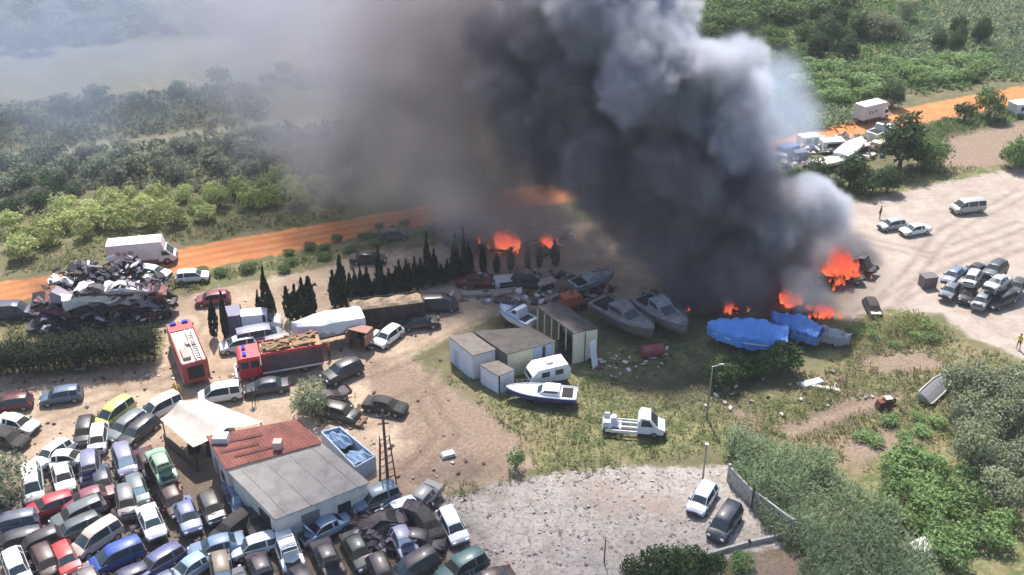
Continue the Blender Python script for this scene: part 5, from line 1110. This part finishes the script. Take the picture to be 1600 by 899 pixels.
for q, (x, y, s) in enumerate([(990,908,.9),(1028,900,1.1),(1068,896,1.1),(1108,900,.9)]):
    plant('darkbush', 'bottom_bush', *px(x, y), ['leftmost dark bush at the bottom edge below the rubble ground','second dark bush from the left at the bottom edge','tall dark bush at the bottom edge near the low wall','rightmost of the four dark bushes at the bottom edge'][q], 'bush', None, s*.8)
plant('bush', 'green_bush', *px(1160,888), 'green bush between the low wall and the bottom edge', 'bush', None, .9)
# right side: olive-grey thicket and bright shrubs
plant_all('olive', 'thicket_tree', scatter([(1460,700),(1480,640),(1560,600),(1640,580),(1640,860),(1560,800),(1500,760)], 2.9, 3.2, .1, .4, .03), 'olive-grey tree of the thicket at the right edge', 'tree', 'olive-grey thicket at the right edge', .9)
plant_all('bush', 'bright_bush', scatter([(1380,760),(1410,700),(1460,720),(1520,760),(1570,820),(1560,880),(1480,890),(1450,850),(1400,830),(1370,790)], 1.75, 1.9, .1, .4, .04), 'bright green broad-leaved bush at the lower right', 'bush', 'bright green bushes at the lower right', .95)
plant_all('bush', 'low_bush', scatter([(1290,700),(1360,668),(1450,640),(1470,670),(1380,700),(1330,720)], 2.0, 2.0, .3, .4, .15), 'low green bush along the dirt track on the right', 'bush', 'low green bushes along the dirt track', .6, .6)
plant_all('bush', 'weed_clump', scatter([(1310,555),(1330,510),(1420,500),(1480,520),(1470,552),(1400,560)], 2.4, 2.4, .1, .4, .25), 'yellow-green weed clump beside the pale ground', 'weeds', 'weed clumps at the edge of the pale ground', .55, .7)
plant_all('darkorchard', 'verge_bush', scatter([(430,430),(520,405),(640,370),(700,352),(690,340),(600,352),(480,388),(400,412),(300,430),(300,440)], 2.6, 2.0, .3, .4, .2), 'low dark green verge bush below the road', 'bush', 'verge bushes along the orange road', .38, .6)
# ---- cypresses: slender single trees in a row
def cypress_mesh(seed, R_=.42, H=4.6, n=420):
    r = np.random.default_rng(seed); k = n; z = r.random(k)**.85; th = r.random(k)*6.28; rad = R_*np.sin(np.clip(z*1.05+.12, 0, 1.0)*math.pi)**.55*(.75+.35*r.random(k))
    p = np.stack([np.cos(th)*rad, np.sin(th)*rad, .15+z*H*(1-.06*r.random(k))], 1)
    out = np.stack([np.cos(th), np.sin(th), np.full(k, .5)], 1)+r.normal(size=(k,3))*.3; t = np.stack([np.cos(th)*.25, np.sin(th)*.25, np.ones(k)], 1); t += r.normal(size=(k,3))*.12
    t /= np.linalg.norm(t,axis=1)[:,None]; b = np.cross(out, t); b /= np.linalg.norm(b,axis=1)[:,None]; s = (.22+.16*r.random(k))[:,None]
    V = np.stack([p-t*s*.6, p-b*s*.45, p+t*s, p+b*s*.45], 1).reshape(-1,3); me = npmesh('crown', V, 4, np.arange(len(V)), {'rnd': ('FACE', r.random(k))}); me.materials.append(LM['cypress']); return me
CY_ = [cypress_mesh(s) for s in range(4)]; b = MB(); b.tube((0,0,-.1),(0,0,1.2),.07,.04,6); CT = b.mesh('trunk'); CT.materials.append(MT['wood'])
def cypress(x, y, h, label, group, w_=1.0):
    p = G(x, y); rt = empty('cypress', p, random.uniform(0,6), label, 'cypress', group); rt.scale = (w_, w_*random.uniform(.8,1.2), h/4.6*random.uniform(.85,1.15)); rt.rotation_euler = (random.uniform(-.05,.05), random.uniform(-.05,.05), random.uniform(0,6)); link('trunk', CT, None, rt); link('crown', random.choice(CY_), None, rt)
lone = {335:'thin cypress below the faded red hatchback, left stem', 353:'thin cypress below the faded red hatchback, right stem', 406:'short thin cypress at the left of the middle group', 418:'tall thin cypress rising above the white high-roofed van', 429:'thin cypress just right of the tall one above the white van'}
for x, y, h, w_ in [(335,528,4.6,.9),(353,528,4.8,.9),(406,500,3.6,.8),(418,502,5.6,1.0),(429,502,4.6,.9)]: cypress(x, y, h, lone[x], None, w_)
rr = random.Random(5)
for x, h in [(454,4.0),(463,4.6),(475,6.0),(484,5.4),(490,4.8)]: cypress(x, 500, h*.95, 'dark cypress in the tight clump between the two white vehicles', 'cypress clump left of the covered boat', 1.2)
for x, h in [(524,5.0),(533,6.6),(540,6.2),(549,4.2)]: cypress(x, 480-(x-524)*.1, h*.9, 'dark cypress in the second clump behind the covered boat', 'cypress clump behind the covered boat', 1.3)
x = 560
while x < 742:
    y = 474-(x-560)*.235; cypress(x, y, rr.choice([2.6,3.6,4.6,5.8,4.0]), 'dark slender cypress in the long row behind the loaded trailer', 'long cypress row behind the loaded trailer', rr.uniform(.8,1.15)); x += rr.uniform(4.5,11)
for x in range(756, 870, 22): cypress(x+rr.uniform(-3,3), 428-(x-750)*.10, rr.choice([2.6,3.4,4.0]), 'smoke-veiled cypress continuing the row towards the left flames', 'smoke-veiled cypresses right of the long row', .9)
# dark fill at the foot of the row
def strip(pts, step, hgt, wid, n, size, seed):
    ps = [G(x, y) for x, y in pts]; L_ = []; rr = random.Random(seed)
    for a, b_ in zip(ps[:-1], ps[1:]):
        m_ = max(1, int((b_-a).length/step))
        for k in range(m_):
            p = a.lerp(b_, (k+.5)/m_); h = hgt*rr.uniform(.85,1.12); L_.append(((p.x+rr.uniform(-.2,.2), p.y+rr.uniform(-.2,.2), h*.5), (wid*rr.uniform(.9,1.15), wid*rr.uniform(.9,1.15), h*.55)))
    return L_
me = leafmesh('cypress_undergrowth', strip([(524,482),(560,476),(740,432)], 1.0, 1.7, .8, 0, .2, 3), 3400, .16, 5, LM['cypress'], inner=.35)
tag(link('cypress_undergrowth', me), 'dark low growth filling the foot of the long cypress row', 'undergrowth', kind='stuff')
# conifer hedge, left
p0, p1 = G(-60,606), G(240,574); d = (p1-p0); o = p0.copy()
L_ = []; rr = random.Random(8); nseg = int(d.length/.62)
for k in range(nseg):
    for row in range(3):
        p = p0+d*((k+.5)/nseg)+Vector((-.05,1,0))*(.3+row*1.1)-o; h = 3.3*rr.uniform(.88,1.12); L_.append(((p.x,p.y,h*.45), (.8*rr.uniform(.85,1.15), .8, h*.58)))
me = leafmesh('foliage', L_, 42000, .11, 9, LM['hedge'], inner=.3)
rt = empty('conifer_hedge', o, 0, 'tall dark conifer hedge in front of the crushed-car pile at the left', 'hedge'); link('foliage', me, None, rt)
b = MB(); [b.tube(p0+d*((k+.5)/nseg)+Vector((0,1.6,-.1))-o, p0+d*((k+.5)/nseg)+Vector((0,1.6,3.0))-o, .09, .05, 5) for k in range(nseg)]; b.build('stems', MT['wood'], rt)
# ---- reeds: feathery cane, far too many stalks to count
def reeds(name, label, polys, n, h, seed, mat='reed', blade=.055, tuft=7, spread=.5, zmod=None):
    r = np.random.default_rng(seed); V = []; Rn = []
    for pl in polys:
        wp = np.array([G(x, y)[:2] for x, y in pl]); lo, hi = wp.min(0), wp.max(0); got = np.zeros((0,2)); sd_pl = [tuple(p) for p in wp]
        area = .5*abs(np.dot(wp[:,0], np.roll(wp[:,1],1))-np.dot(wp[:,1], np.roll(wp[:,0],1))); k = int(n*area)
        while len(got) < k:
            c_ = lo+(hi-lo)*r.random((k*2,2)); ds = sdpoly(sd_pl, c_[:,0], c_[:,1]); got = np.concatenate([got, c_[ds+(vnoise(c_[:,0],c_[:,1],.45,seed)-.5)*2.2 > 0]])
        got = got[:k]
        if mat in ('grass', 'dry'): got = got[zone('brown', got[:,0], got[:,1]) < .2]; k = len(got)
        nn = np.clip((vnoise(got[:,0],got[:,1],.35,seed+1)-.25)*1.5, .15, 1.1)
        hh = h*(.55+.45*nn)*(.85+.3*r.random(k)); col = .5*vnoise(got[:,0],got[:,1],.25,seed+2)+.5*r.random(k)
        for j in range(tuft):
            zb = hh*(j/tuft)*.75*(1 if tuft > 4 else .2); a = r.random(k)*6.28; L_ = hh*(.20 if tuft > 4 else .9)*(.7+.6*r.random(k)); el = .55+.75*r.random(k)
            di = np.stack([np.cos(a)*np.cos(el), np.sin(a)*np.cos(el), np.sin(el)], 1); sd_ = np.stack([-np.sin(a), np.cos(a), np.zeros(k)], 1)*blade*(.6+.8*r.random(k))[:,None]
            p = np.stack([got[:,0]+(r.random(k)-.5)*spread, got[:,1]+(r.random(k)-.5)*spread, zb], 1); mid = p+di*(L_*.55)[:,None]; tip = p+di*L_[:,None]; tip[:,2] -= L_*.22
            V.append(np.stack([p-sd_*.4, mid-sd_, tip, mid+sd_], 1).reshape(-1,3)); Rn.append(np.clip(col*.8+.2*r.random(k),0,1))
    V = np.concatenate(V); me = npmesh(name, V, 4, np.arange(len(V)), {'rnd': ('FACE', np.concatenate(Rn))}); me.materials.append(LM[mat]); tag(link(name, me), label, 'reeds' if mat == 'reed' else 'grass', kind='stuff')
reeds('reed_bed', 'feathery grey-green reeds sweeping down the lower right', [[(1128,712),(1150,690),(1240,718),(1300,740),(1370,810),(1440,880),(1460,960),(1270,960),(1240,860),(1190,800),(1150,760)]], 22, 3.3, 3, blade=.045, tuft=9)
reeds('far_reed_field', 'pale green reed field at the top right', [[(1400,95),(1440,20),(1500,-30),(1700,-60),(1700,95),(1560,125),(1480,130)], [(1240,170),(1330,165),(1345,195),(1260,205),(1225,200)]], 1.5, 2.2, 4, blade=.16, tuft=4, spread=1.2)
gp = [[(700,590),(770,602),(900,590),(1050,600),(1200,620),(1300,560),(1440,490),(1520,545),(1600,575),(1620,700),(1480,700),(1300,720),(1140,700),(1000,728),(860,745),(800,690)], [(645,775),(760,745),(828,750),(700,785)], [(1230,830),(1260,840),(1330,900),(1250,900)]]
reeds('meadow_grass', 'rough green and straw-coloured grass around the sheds and tarpaulins', gp, 10, .42, 5, 'grass', .05, 3, .25)
reeds('far_grass', 'tall grass on the verge and behind the pale ground at the right', [[(1290,312),(1400,288),(1560,255),(1600,240),(1600,200),(1480,215),(1440,250),(1340,290)], [(0,398),(0,430),(180,400),(400,362),(560,336),(560,318),(300,352),(120,385)],[(250,440),(420,408),(700,356),(740,360),(560,392),(400,425),(262,458)],[(0,505),(60,488),(60,540),(0,545)]], 5, .7, 6, 'grass', .08, 3, .5)
reeds('dry_weeds', 'straw-coloured dry weeds in the grass on the right', [[(1240,690),(1330,560),(1450,560),(1480,620),(1420,700),(1430,780),(1330,720)],[(1330,560),(1440,520),(1500,560),(1400,600)],[(1440,200),(1600,190),(1600,240),(1480,280)]], 3, .8, 7, 'dry', .05, 3, .4)

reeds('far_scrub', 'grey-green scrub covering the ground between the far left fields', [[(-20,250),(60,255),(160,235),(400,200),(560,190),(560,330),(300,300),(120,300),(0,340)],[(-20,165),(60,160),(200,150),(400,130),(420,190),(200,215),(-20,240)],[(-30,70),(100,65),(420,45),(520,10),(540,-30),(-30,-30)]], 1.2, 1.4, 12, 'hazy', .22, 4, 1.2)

reeds('tall_grass_mound', 'tall yellow-green grass mound at the edge of the pale ground', [[(1312,545),(1330,505),(1400,492),(1470,508),(1500,535),(1420,545),(1380,552)],[(1140,665),(1200,640),(1300,610),(1330,620),(1250,655),(1180,680)]], 14, 1.5, 15, 'mound', .05, 5, .4)

reeds('low_cover', 'low green ground cover between the trees at the top right', [[(1100,90),(1180,55),(1330,-10),(1450,-30),(1470,60),(1600,80),(1600,125),(1480,140),(1400,150),(1330,165),(1230,190),(1180,150)],[(1000,0),(1000,-60),(1350,-60),(1330,10),(1180,60),(1080,70)]], 1.6, 1.5, 22, 'bright', .2, 4, 1.0)
reeds('verge_cover', 'rough green growth along the near side of the orange road on the right', [[(1400,210),(1480,190),(1600,168),(1600,190),(1500,205),(1440,230)]], 5, 1.0, 23, 'bright', .09, 4, .6)
# ---------------------------------------------------------------- smoke: density grids of real, lit volume
def smoke(name, blobs, dens, res, label, scatter, step, warp=2.2, billow=.30, edge=5.0, thin=0.0, aniso=.35, seed=0.0, absorb=None, patch=0):
    mn = Vector((1e9,)*3); mx = Vector((-1e9,)*3)
    for c_, r in blobs:
        for i in range(3): mn[i] = min(mn[i], c_[i]-r[i]*1.3-warp*1.7); mx[i] = max(mx[i], c_[i]+r[i]*1.3+warp*1.7)
    mn.z = max(mn.z, .02)
    ng = bpy.data.node_groups.new(name, 'GeometryNodeTree')
    ng.interface.new_socket('Geometry', in_out='INPUT', socket_type='NodeSocketGeometry')
    ng.interface.new_socket('Geometry', in_out='OUTPUT', socket_type='NodeSocketGeometry')
    N = ng.nodes; L = ng.links.new
    def vm(op, a, b=None, sc=None):
        n = N.new('ShaderNodeVectorMath'); n.operation = op
        for v, i in ((a, 0), (b, 1)):
            if v is None: continue
            if isinstance(v, (tuple, Vector)): n.inputs[i].default_value = v
            else: L(v, n.inputs[i])
        if sc is not None: n.inputs['Scale'].default_value = sc
        return n
    def mt(op, a, b=0.0, c=None, cl=False):
        n = N.new('ShaderNodeMath'); n.operation = op; n.use_clamp = cl
        for v, i in ((a, 0), (b, 1), (c, 2)):
            if v is None: continue
            if isinstance(v, (int, float)): n.inputs[i].default_value = v
            else: L(v, n.inputs[i])
        return n.outputs[0]
    pos = N.new('GeometryNodeInputPosition').outputs[0]
    off = vm('ADD', pos, (seed, seed*.7, seed*1.3)).outputs[0]
    def nz(scale, det, vec):
        n = N.new('ShaderNodeTexNoise'); n.inputs['Scale'].default_value = scale; n.inputs['Detail'].default_value = det; n.inputs['Roughness'].default_value = .55
        L(vec, n.inputs['Vector']); return n
    def warpv(scale, amp, vec):
        n = nz(scale, 2, vec); c0 = vm('SUBTRACT', n.outputs['Color'], (.5,.5,.5)).outputs[0]
        return vm('SCALE', c0, sc=amp).outputs[0]
    p2 = vm('ADD', pos, warpv(.07, warp*3.2, off)).outputs[0]
    p2 = vm('ADD', p2, warpv(.22, warp*1.3, off)).outputs[0]
    f = None
    for c_, r in blobs:
        d = vm('SUBTRACT', p2, Vector(c_)).outputs[0]; d = vm('MULTIPLY', d, (1/r[0], 1/r[1], 1/r[2])).outputs[0]
        ln = vm('LENGTH', d).outputs['Value']; e = mt('SUBTRACT', 1.0, ln)
        f = e if f is None else mt('SMOOTH_MAX', f, e, .12)
    for sc, am in ((.16, billow), (.38, billow*.5), (.9, billow*.26), (1.9, billow*.12)):
        v = N.new('ShaderNodeTexVoronoi'); v.feature = 'SMOOTH_F1'; v.inputs['Scale'].default_value = sc; v.inputs['Smoothness'].default_value = .35
        L(vm('ADD', off, warpv(.5, 1.0, off)).outputs[0], v.inputs['Vector'])
        f = mt('ADD', f, mt('MULTIPLY', mt('SUBTRACT', .48, v.outputs['Distance']), am))
    f = mt('ADD', f, mt('MULTIPLY', mt('SUBTRACT', nz(1.1, 3, off).outputs[0], .5), billow*.5))
    a = mt('MULTIPLY', f, edge, cl=True)
    if thin: a = mt('MULTIPLY', a, mt('MULTIPLY', mt('SUBTRACT', nz(.10, 4, p2).outputs[0], .5-thin), 3.0, cl=True))
    if patch: a = mt('MULTIPLY', a, mt('MAXIMUM', mt('MULTIPLY', mt('SUBTRACT', nz(.13, 3, p2).outputs[0], .3), 2.6, cl=True), .35))
    a = mt('MULTIPLY', a, dens)
    vc = N.new('GeometryNodeVolumeCube'); L(a, vc.inputs['Density'])
    vc.inputs['Min'].default_value = mn; vc.inputs['Max'].default_value = mx
    for i, k in enumerate('XYZ'): vc.inputs['Resolution '+k].default_value = max(8, int((mx[i]-mn[i])/res))
    sm = N.new('GeometryNodeSetMaterial'); go = N.new('NodeGroupOutput')
    mm = bpy.data.materials.new(name); mm.use_nodes = True; t = mm.node_tree
    t.nodes.remove(t.nodes['Principled BSDF']); pv = t.nodes.new('ShaderNodeVolumePrincipled')
    pv.inputs['Color'].default_value = (*scatter, 1); pv.inputs['Density'].default_value = 1.0; pv.inputs['Anisotropy'].default_value = aniso
    if absorb: pv.inputs['Absorption Color'].default_value = (*absorb, 1)
    t.links.new(pv.outputs[0], t.nodes['Material Output'].inputs['Volume'])
    sm.inputs['Material'].default_value = mm; L(vc.outputs[0], sm.inputs[0]); L(sm.outputs[0], go.inputs[0])
    me = bpy.data.meshes.new(name); me.from_pydata([tuple(mn), tuple(mx)], [], [])
    o = link(name, me); md = o.modifiers.new('smoke', 'NODES'); md.node_group = ng
    me.materials.append(mm)
    mm.cycles.volume_step_rate = step if hasattr(mm.cycles, 'volume_step_rate') else 1
    return tag(o, label, 'smoke', kind='stuff')
def B(px, py, Y, r, sy=1.0, sz=1.0):
    return (GY(px, py, Y), (r, r*sy, r*sz))
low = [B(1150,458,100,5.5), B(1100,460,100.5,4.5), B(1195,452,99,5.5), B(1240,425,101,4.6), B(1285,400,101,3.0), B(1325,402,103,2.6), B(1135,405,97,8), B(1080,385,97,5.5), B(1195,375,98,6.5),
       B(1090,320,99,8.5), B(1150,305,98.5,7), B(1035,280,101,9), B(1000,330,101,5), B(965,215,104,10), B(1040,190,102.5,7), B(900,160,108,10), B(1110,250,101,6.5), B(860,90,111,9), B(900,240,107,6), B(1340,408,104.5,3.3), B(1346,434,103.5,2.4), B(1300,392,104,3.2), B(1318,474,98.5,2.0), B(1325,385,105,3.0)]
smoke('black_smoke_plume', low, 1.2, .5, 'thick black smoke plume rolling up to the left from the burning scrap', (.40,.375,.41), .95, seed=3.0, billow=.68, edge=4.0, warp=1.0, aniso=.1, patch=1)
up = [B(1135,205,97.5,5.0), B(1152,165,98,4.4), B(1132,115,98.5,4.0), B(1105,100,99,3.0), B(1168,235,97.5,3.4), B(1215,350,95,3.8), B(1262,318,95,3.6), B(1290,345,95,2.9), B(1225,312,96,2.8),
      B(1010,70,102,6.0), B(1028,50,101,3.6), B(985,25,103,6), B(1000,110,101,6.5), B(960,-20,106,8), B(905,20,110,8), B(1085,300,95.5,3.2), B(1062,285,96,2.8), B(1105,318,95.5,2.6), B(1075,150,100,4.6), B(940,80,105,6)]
smoke('lit_grey_billows', up, 1.4, .42, 'sunlit billows in paler grey boiling up along the right side of the black plume', (.80,.82,.90), .95, seed=6.0, billow=.72, edge=5.0, warp=.9, aniso=.3, patch=1)  # sun on the upper lobes put into a paler colour than the sooty core
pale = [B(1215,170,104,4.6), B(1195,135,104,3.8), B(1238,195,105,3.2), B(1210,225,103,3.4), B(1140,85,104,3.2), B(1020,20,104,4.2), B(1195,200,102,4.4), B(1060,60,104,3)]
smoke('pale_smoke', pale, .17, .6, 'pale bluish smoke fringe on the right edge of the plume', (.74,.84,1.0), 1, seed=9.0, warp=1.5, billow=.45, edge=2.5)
mid = [B(850,120,114,13), B(780,160,116,13), B(860,0,116,14), B(700,60,122,17), B(640,180,120,14,.8,1), B(560,250,116,10,.7,.8), B(700,250,108,10,.8,.9), B(820,250,106,8), B(800,-40,120,16), B(760,320,100,5)]
smoke('grey_smoke', mid, .21, 1.1, 'thick brownish grey smoke spreading left from the black plume', (.64,.59,.61), 1.2, seed=14.0, warp=3, billow=.5, edge=1.3)
veil = [B(560,60,128,18), B(470,140,130,15,.8,1), B(410,20,134,18), B(600,-60,128,20), B(520,230,120,12,.8,.9)]
smoke('brown_veil', veil, .062, 1.3, 'thin brownish smoke veil at the left side of the drifting smoke', (.62,.60,.66), 1.2, seed=51.0, warp=4, billow=.5, edge=1.2)
left = [B(720,340,97,6,1,.7), B(820,380,94,6,1,.6), B(900,400,92,6,1,.5), B(980,410,93,6,1,.6), B(1030,430,92,4,1,.6), B(940,350,98,7,1,.6), B(640,310,104,7,1,.7), B(860,330,99,6)]
smoke('drifting_smoke', left, .075, .8, 'thin pale smoke drifting low over the sand beside the flames', (.80,.78,.80), 1, seed=21.0, thin=.16, warp=3, edge=1.6)
haze = [((-75, 165, 9), (65, 60, 16)), ((-40, 190, 14), (55, 50, 24)), ((-25,150,10),(30,30,16)), ((-45,160,6),(60,22,9))]
smoke('bluish_smoke_haze', haze, .055, 2.4, 'faint blue smoke haze lying over the far left fields', (.44,.52,.66), 1.2, seed=33.0, thin=.14, warp=5, edge=1.2)
shade = [((4,99,78),(24,20,13)), ((-18,108,80),(16,14,11)), ((16,98,74),(14,12,11))]
smoke('high_smoke', shade, .055, 2.4, 'upper part of the smoke plume drifting above the yard', (.66,.65,.70), 1, seed=41.0, warp=4, edge=1.5)

rear = [B(745,352,G(745,385).y,5.5,1,.7), B(800,345,G(800,385).y,6,1,.9), B(860,340,G(860,380).y,5,1,.8), B(780,300,G(780,380).y+3,7), B(720,335,G(720,375).y+2,5)]
smoke('rear_fire_smoke', rear, .16, .7, 'dark smoke rising from the second fire behind the cypress row', (.50,.46,.50), 1.2, seed=27.0, warp=1.5, edge=1.6)
hz = MB(); hz.box(-320, 320, -25, 620, -1.2, 112); mh = bpy.data.materials.new('haze'); mh.use_nodes = True; t = mh.node_tree; t.nodes.remove(t.nodes['Principled BSDF'])
pv = t.nodes.new('ShaderNodeVolumePrincipled'); pv.inputs['Color'].default_value = (.86,.90,1.0,1); pv.inputs['Density'].default_value = .00022; t.links.new(pv.outputs[0], t.nodes['Material Output'].inputs['Volume'])
tag(hz.build('haze', mh), 'thin summer haze over the whole scrapyard', 'haze', kind='stuff')
# ---------------------------------------------------------------- flames: real tongues of glowing gas
m = NT('flame'); m.t.nodes.remove(m.b); em = m.new('ShaderNodeEmission'); tr = m.new('ShaderNodeBsdfTransparent'); mx = m.new('ShaderNodeMixShader')
hgt = m.attr('rnd'); nz = m.noise(2.2, 5, .8); f_ = m.math('ADD', m.math('MULTIPLY', hgt, .6), m.math('MULTIPLY', m.math('SUBTRACT', nz, .2), 1.0))
m.l(m.ramp(f_, [(.12,(1.3,.62,.20)),(.28,(1.1,.26,.09)),(.45,(.9,.11,.06)),(.8,(.42,.045,.04))]), em.inputs[0]); em.inputs[1].default_value = .68
al = m.ramp(m.math('ADD', f_, m.math('MULTIPLY', m.noise(3.0, 4, .8), .8)), [(.55,(.05,.05,.05)),(1.1 if False else 1.0,(1,1,1))])
m.l(al, mx.inputs[0]); m.l(em.outputs[0], mx.inputs[1]); m.l(tr.outputs[0], mx.inputs[2]); m.l(mx.outputs[0], m.out.inputs[0])
def flames(at, w_, h, n, label, seed, z=0):
    rr = random.Random(seed); p = G(*at, 0); V = []; A = []; I = []
    for k in range(n):
        a = rr.uniform(0,6.28); d = abs(rr.gauss(0,.5))*w_; cx, cy = math.cos(a)*d, math.sin(a)*d*.6; hh = h*rr.uniform(.35,1)*(1-.5*min(1,d/w_)); r0 = hh*rr.uniform(.07,.17); lx, ly = rr.uniform(-.35,.15)*hh, rr.uniform(-.2,.2)*hh; ph = rr.uniform(0,6)
        base = len(V); ns, nr = 7, 8; zb = rr.uniform(0,.5)*h*.5
        for i in range(nr+1):
            t = i/nr; rad = r0*math.sin(min(1,t*.9+.14)*math.pi)**.8*(1-.35*t); ox = lx*t*t+.14*hh*math.sin(t*5+ph)*t; oy = ly*t*t+.12*hh*math.cos(t*6+ph)*t
            for j in range(ns):
                q = 2*math.pi*j/ns+t*2; V.append((cx+ox+math.cos(q)*rad*(1+.25*math.sin(j*2+i)), cy+oy+math.sin(q)*rad, zb+t*hh)); A.append(t)
        for i in range(nr):
            for j in range(ns): I += [base+i*ns+j, base+i*ns+(j+1)%ns, base+(i+1)*ns+(j+1)%ns, base+(i+1)*ns+j]
    me = npmesh('flames', np.array(V), 4, I, {'rnd': ('POINT', A)}, True); me.materials.append(m.m)
    o = link('flames', me); o.location = (p.x, p.y, z); tag(o, label, 'fire', 'flames in the burning scrap')
flames((1305,438),3.2,5.2,120,'tall red-orange flames at the right edge of the black smoke',1)
flames((1283,496),2.6,2.6,90,'low flames at the front right of the blue tarpaulins',2)
flames((1234,480),2.0,3.2,50,'reddish flames half hidden by pale smoke left of the tallest ones',3)
flames((1142,492),1.5,2.4,26,'small flames glowing inside the foot of the black plume',4)
flames((1076,488),.5,.9,5,'tiny flame beside the grey cruisers at the smoke edge',5)
flames((787,394),2.4,4.6,60,'red flames behind the right end of the cypress row',6)
flames((853,392),1.6,3.2,50,'small bright flames right of the red ones near the cypress row',7)
flames((1240,498),1.5,1.2,12,'low flames between the two blue tarpaulins and the smoke',8)
lp = [B(1262,452,89,2.6,1,.9), B(1285,466,89,1.7), B(1243,438,90,1.7)]
smoke('front_smoke_puff', lp, .30, .35, 'pale grey smoke puff rolling in front of the right flames', (.88,.87,.88), 1, seed=5.0, warp=.8, billow=.3)
# ---------------------------------------------------------------- people
def person(at, rz, label, top, legs, head=(60,44,36), arm=0.3, hat=None, z=0):
    p = G(*at, 0); rt = empty('person', (p.x,p.y,z), rz, label, 'person')
    J = [(0,0,.95),(0,0,1.2),(0,0,1.42),(0,.01,1.52),(0,.02,1.66), (.10,0,.90),(.12,.03,.5),(.13,0,.09),(.13,.14,.04), (-.10,0,.90),(-.13,-.05,.5),(-.15,-.12,.09),(-.15,.02,.04),
         (.20,0,1.40),(.30,.02,1.14),(.30,.02+arm*.7,.95),(.30,.05+arm*.8,.86), (-.20,0,1.40),(-.30,.0,1.14),(-.28,.08,.9),(-.27,.12,.82)]
    E = [(0,1),(1,2),(2,3),(3,4),(0,5),(5,6),(6,7),(7,8),(0,9),(9,10),(10,11),(11,12),(2,13),(13,14),(14,15),(15,16),(2,17),(17,18),(18,19),(19,20)]
    Rr = [.15,.15,.16,.06,.10,.10,.065,.045,.045,.10,.065,.045,.045,.07,.05,.04,.035,.07,.05,.04,.035]
    me = bpy.data.meshes.new('body'); me.from_pydata(J, E, []); o = link('body', me, None, rt)
    md = o.modifiers.new('skin', 'SKIN'); sv = me.skin_vertices[0].data
    for v, r_ in zip(sv, Rr): v.radius = (r_, r_*.85)
    sv[0].use_root = True
    sb = o.modifiers.new('sub', 'SUBSURF'); sb.levels = 1; sb.render_levels = 1
    mt = NT('clothing'); tc = mt.new('ShaderNodeTexCoord'); sp = mt.new('ShaderNodeSeparateXYZ'); mt.l(tc.outputs['Object'], sp.inputs[0])
    c1 = mt.mix(mt.math('GREATER_THAN', sp.outputs[2], .96), s2l(*legs), s2l(*top)); c2 = mt.mix(mt.math('GREATER_THAN', sp.outputs[2], 1.50), c1, (.45,.26,.18)); mt.l(c2, mt.b.inputs['Base Color']); mt.b.inputs['Roughness'].default_value = .8
    me.materials.append(mt.m)
    b = MB()
    for i in range(5):
        z0 = 1.68+i*.025; rr_ = .115*math.cos(i/5*1.3); b.tube((0,.01,z0),(0,.01,z0+.028),rr_,.115*math.cos((i+1)/5*1.3),10)
    b.build('helmet' if hat else 'hair', MT['matte'], rt, s2l(*(hat or head)))
person((284,626), 2.6, 'firefighter in tan and yellow gear standing behind the canvas canopy', (176,136,60), (150,116,56), hat=(206,180,60))
person((276,622), .4, 'firefighter in yellow helmet just left of the other one behind the canopy', (206,170,70), (70,60,60), hat=(220,200,80))
person((515,560), 1.0, 'firefighter in dark orange gear right of the red-cabbed fire engine', (150,84,40), (60,50,50), hat=(190,140,50))
person((397,632), .2, 'person in dark clothes standing below the dark blue-grey saloon', (50,46,56), (70,60,54))
person((1374,342), .8, 'person in dark red top beside the pair of cars on the pale ground', (96,50,54), (60,56,60))
person((1590,545), 2.0, 'person in a yellow vest at the right edge of the pale ground', (220,196,60), (60,56,70))
person((672,515), 1.0, 'person in dark clothes near the black saloon on the sand', (60,56,66), (46,44,50))
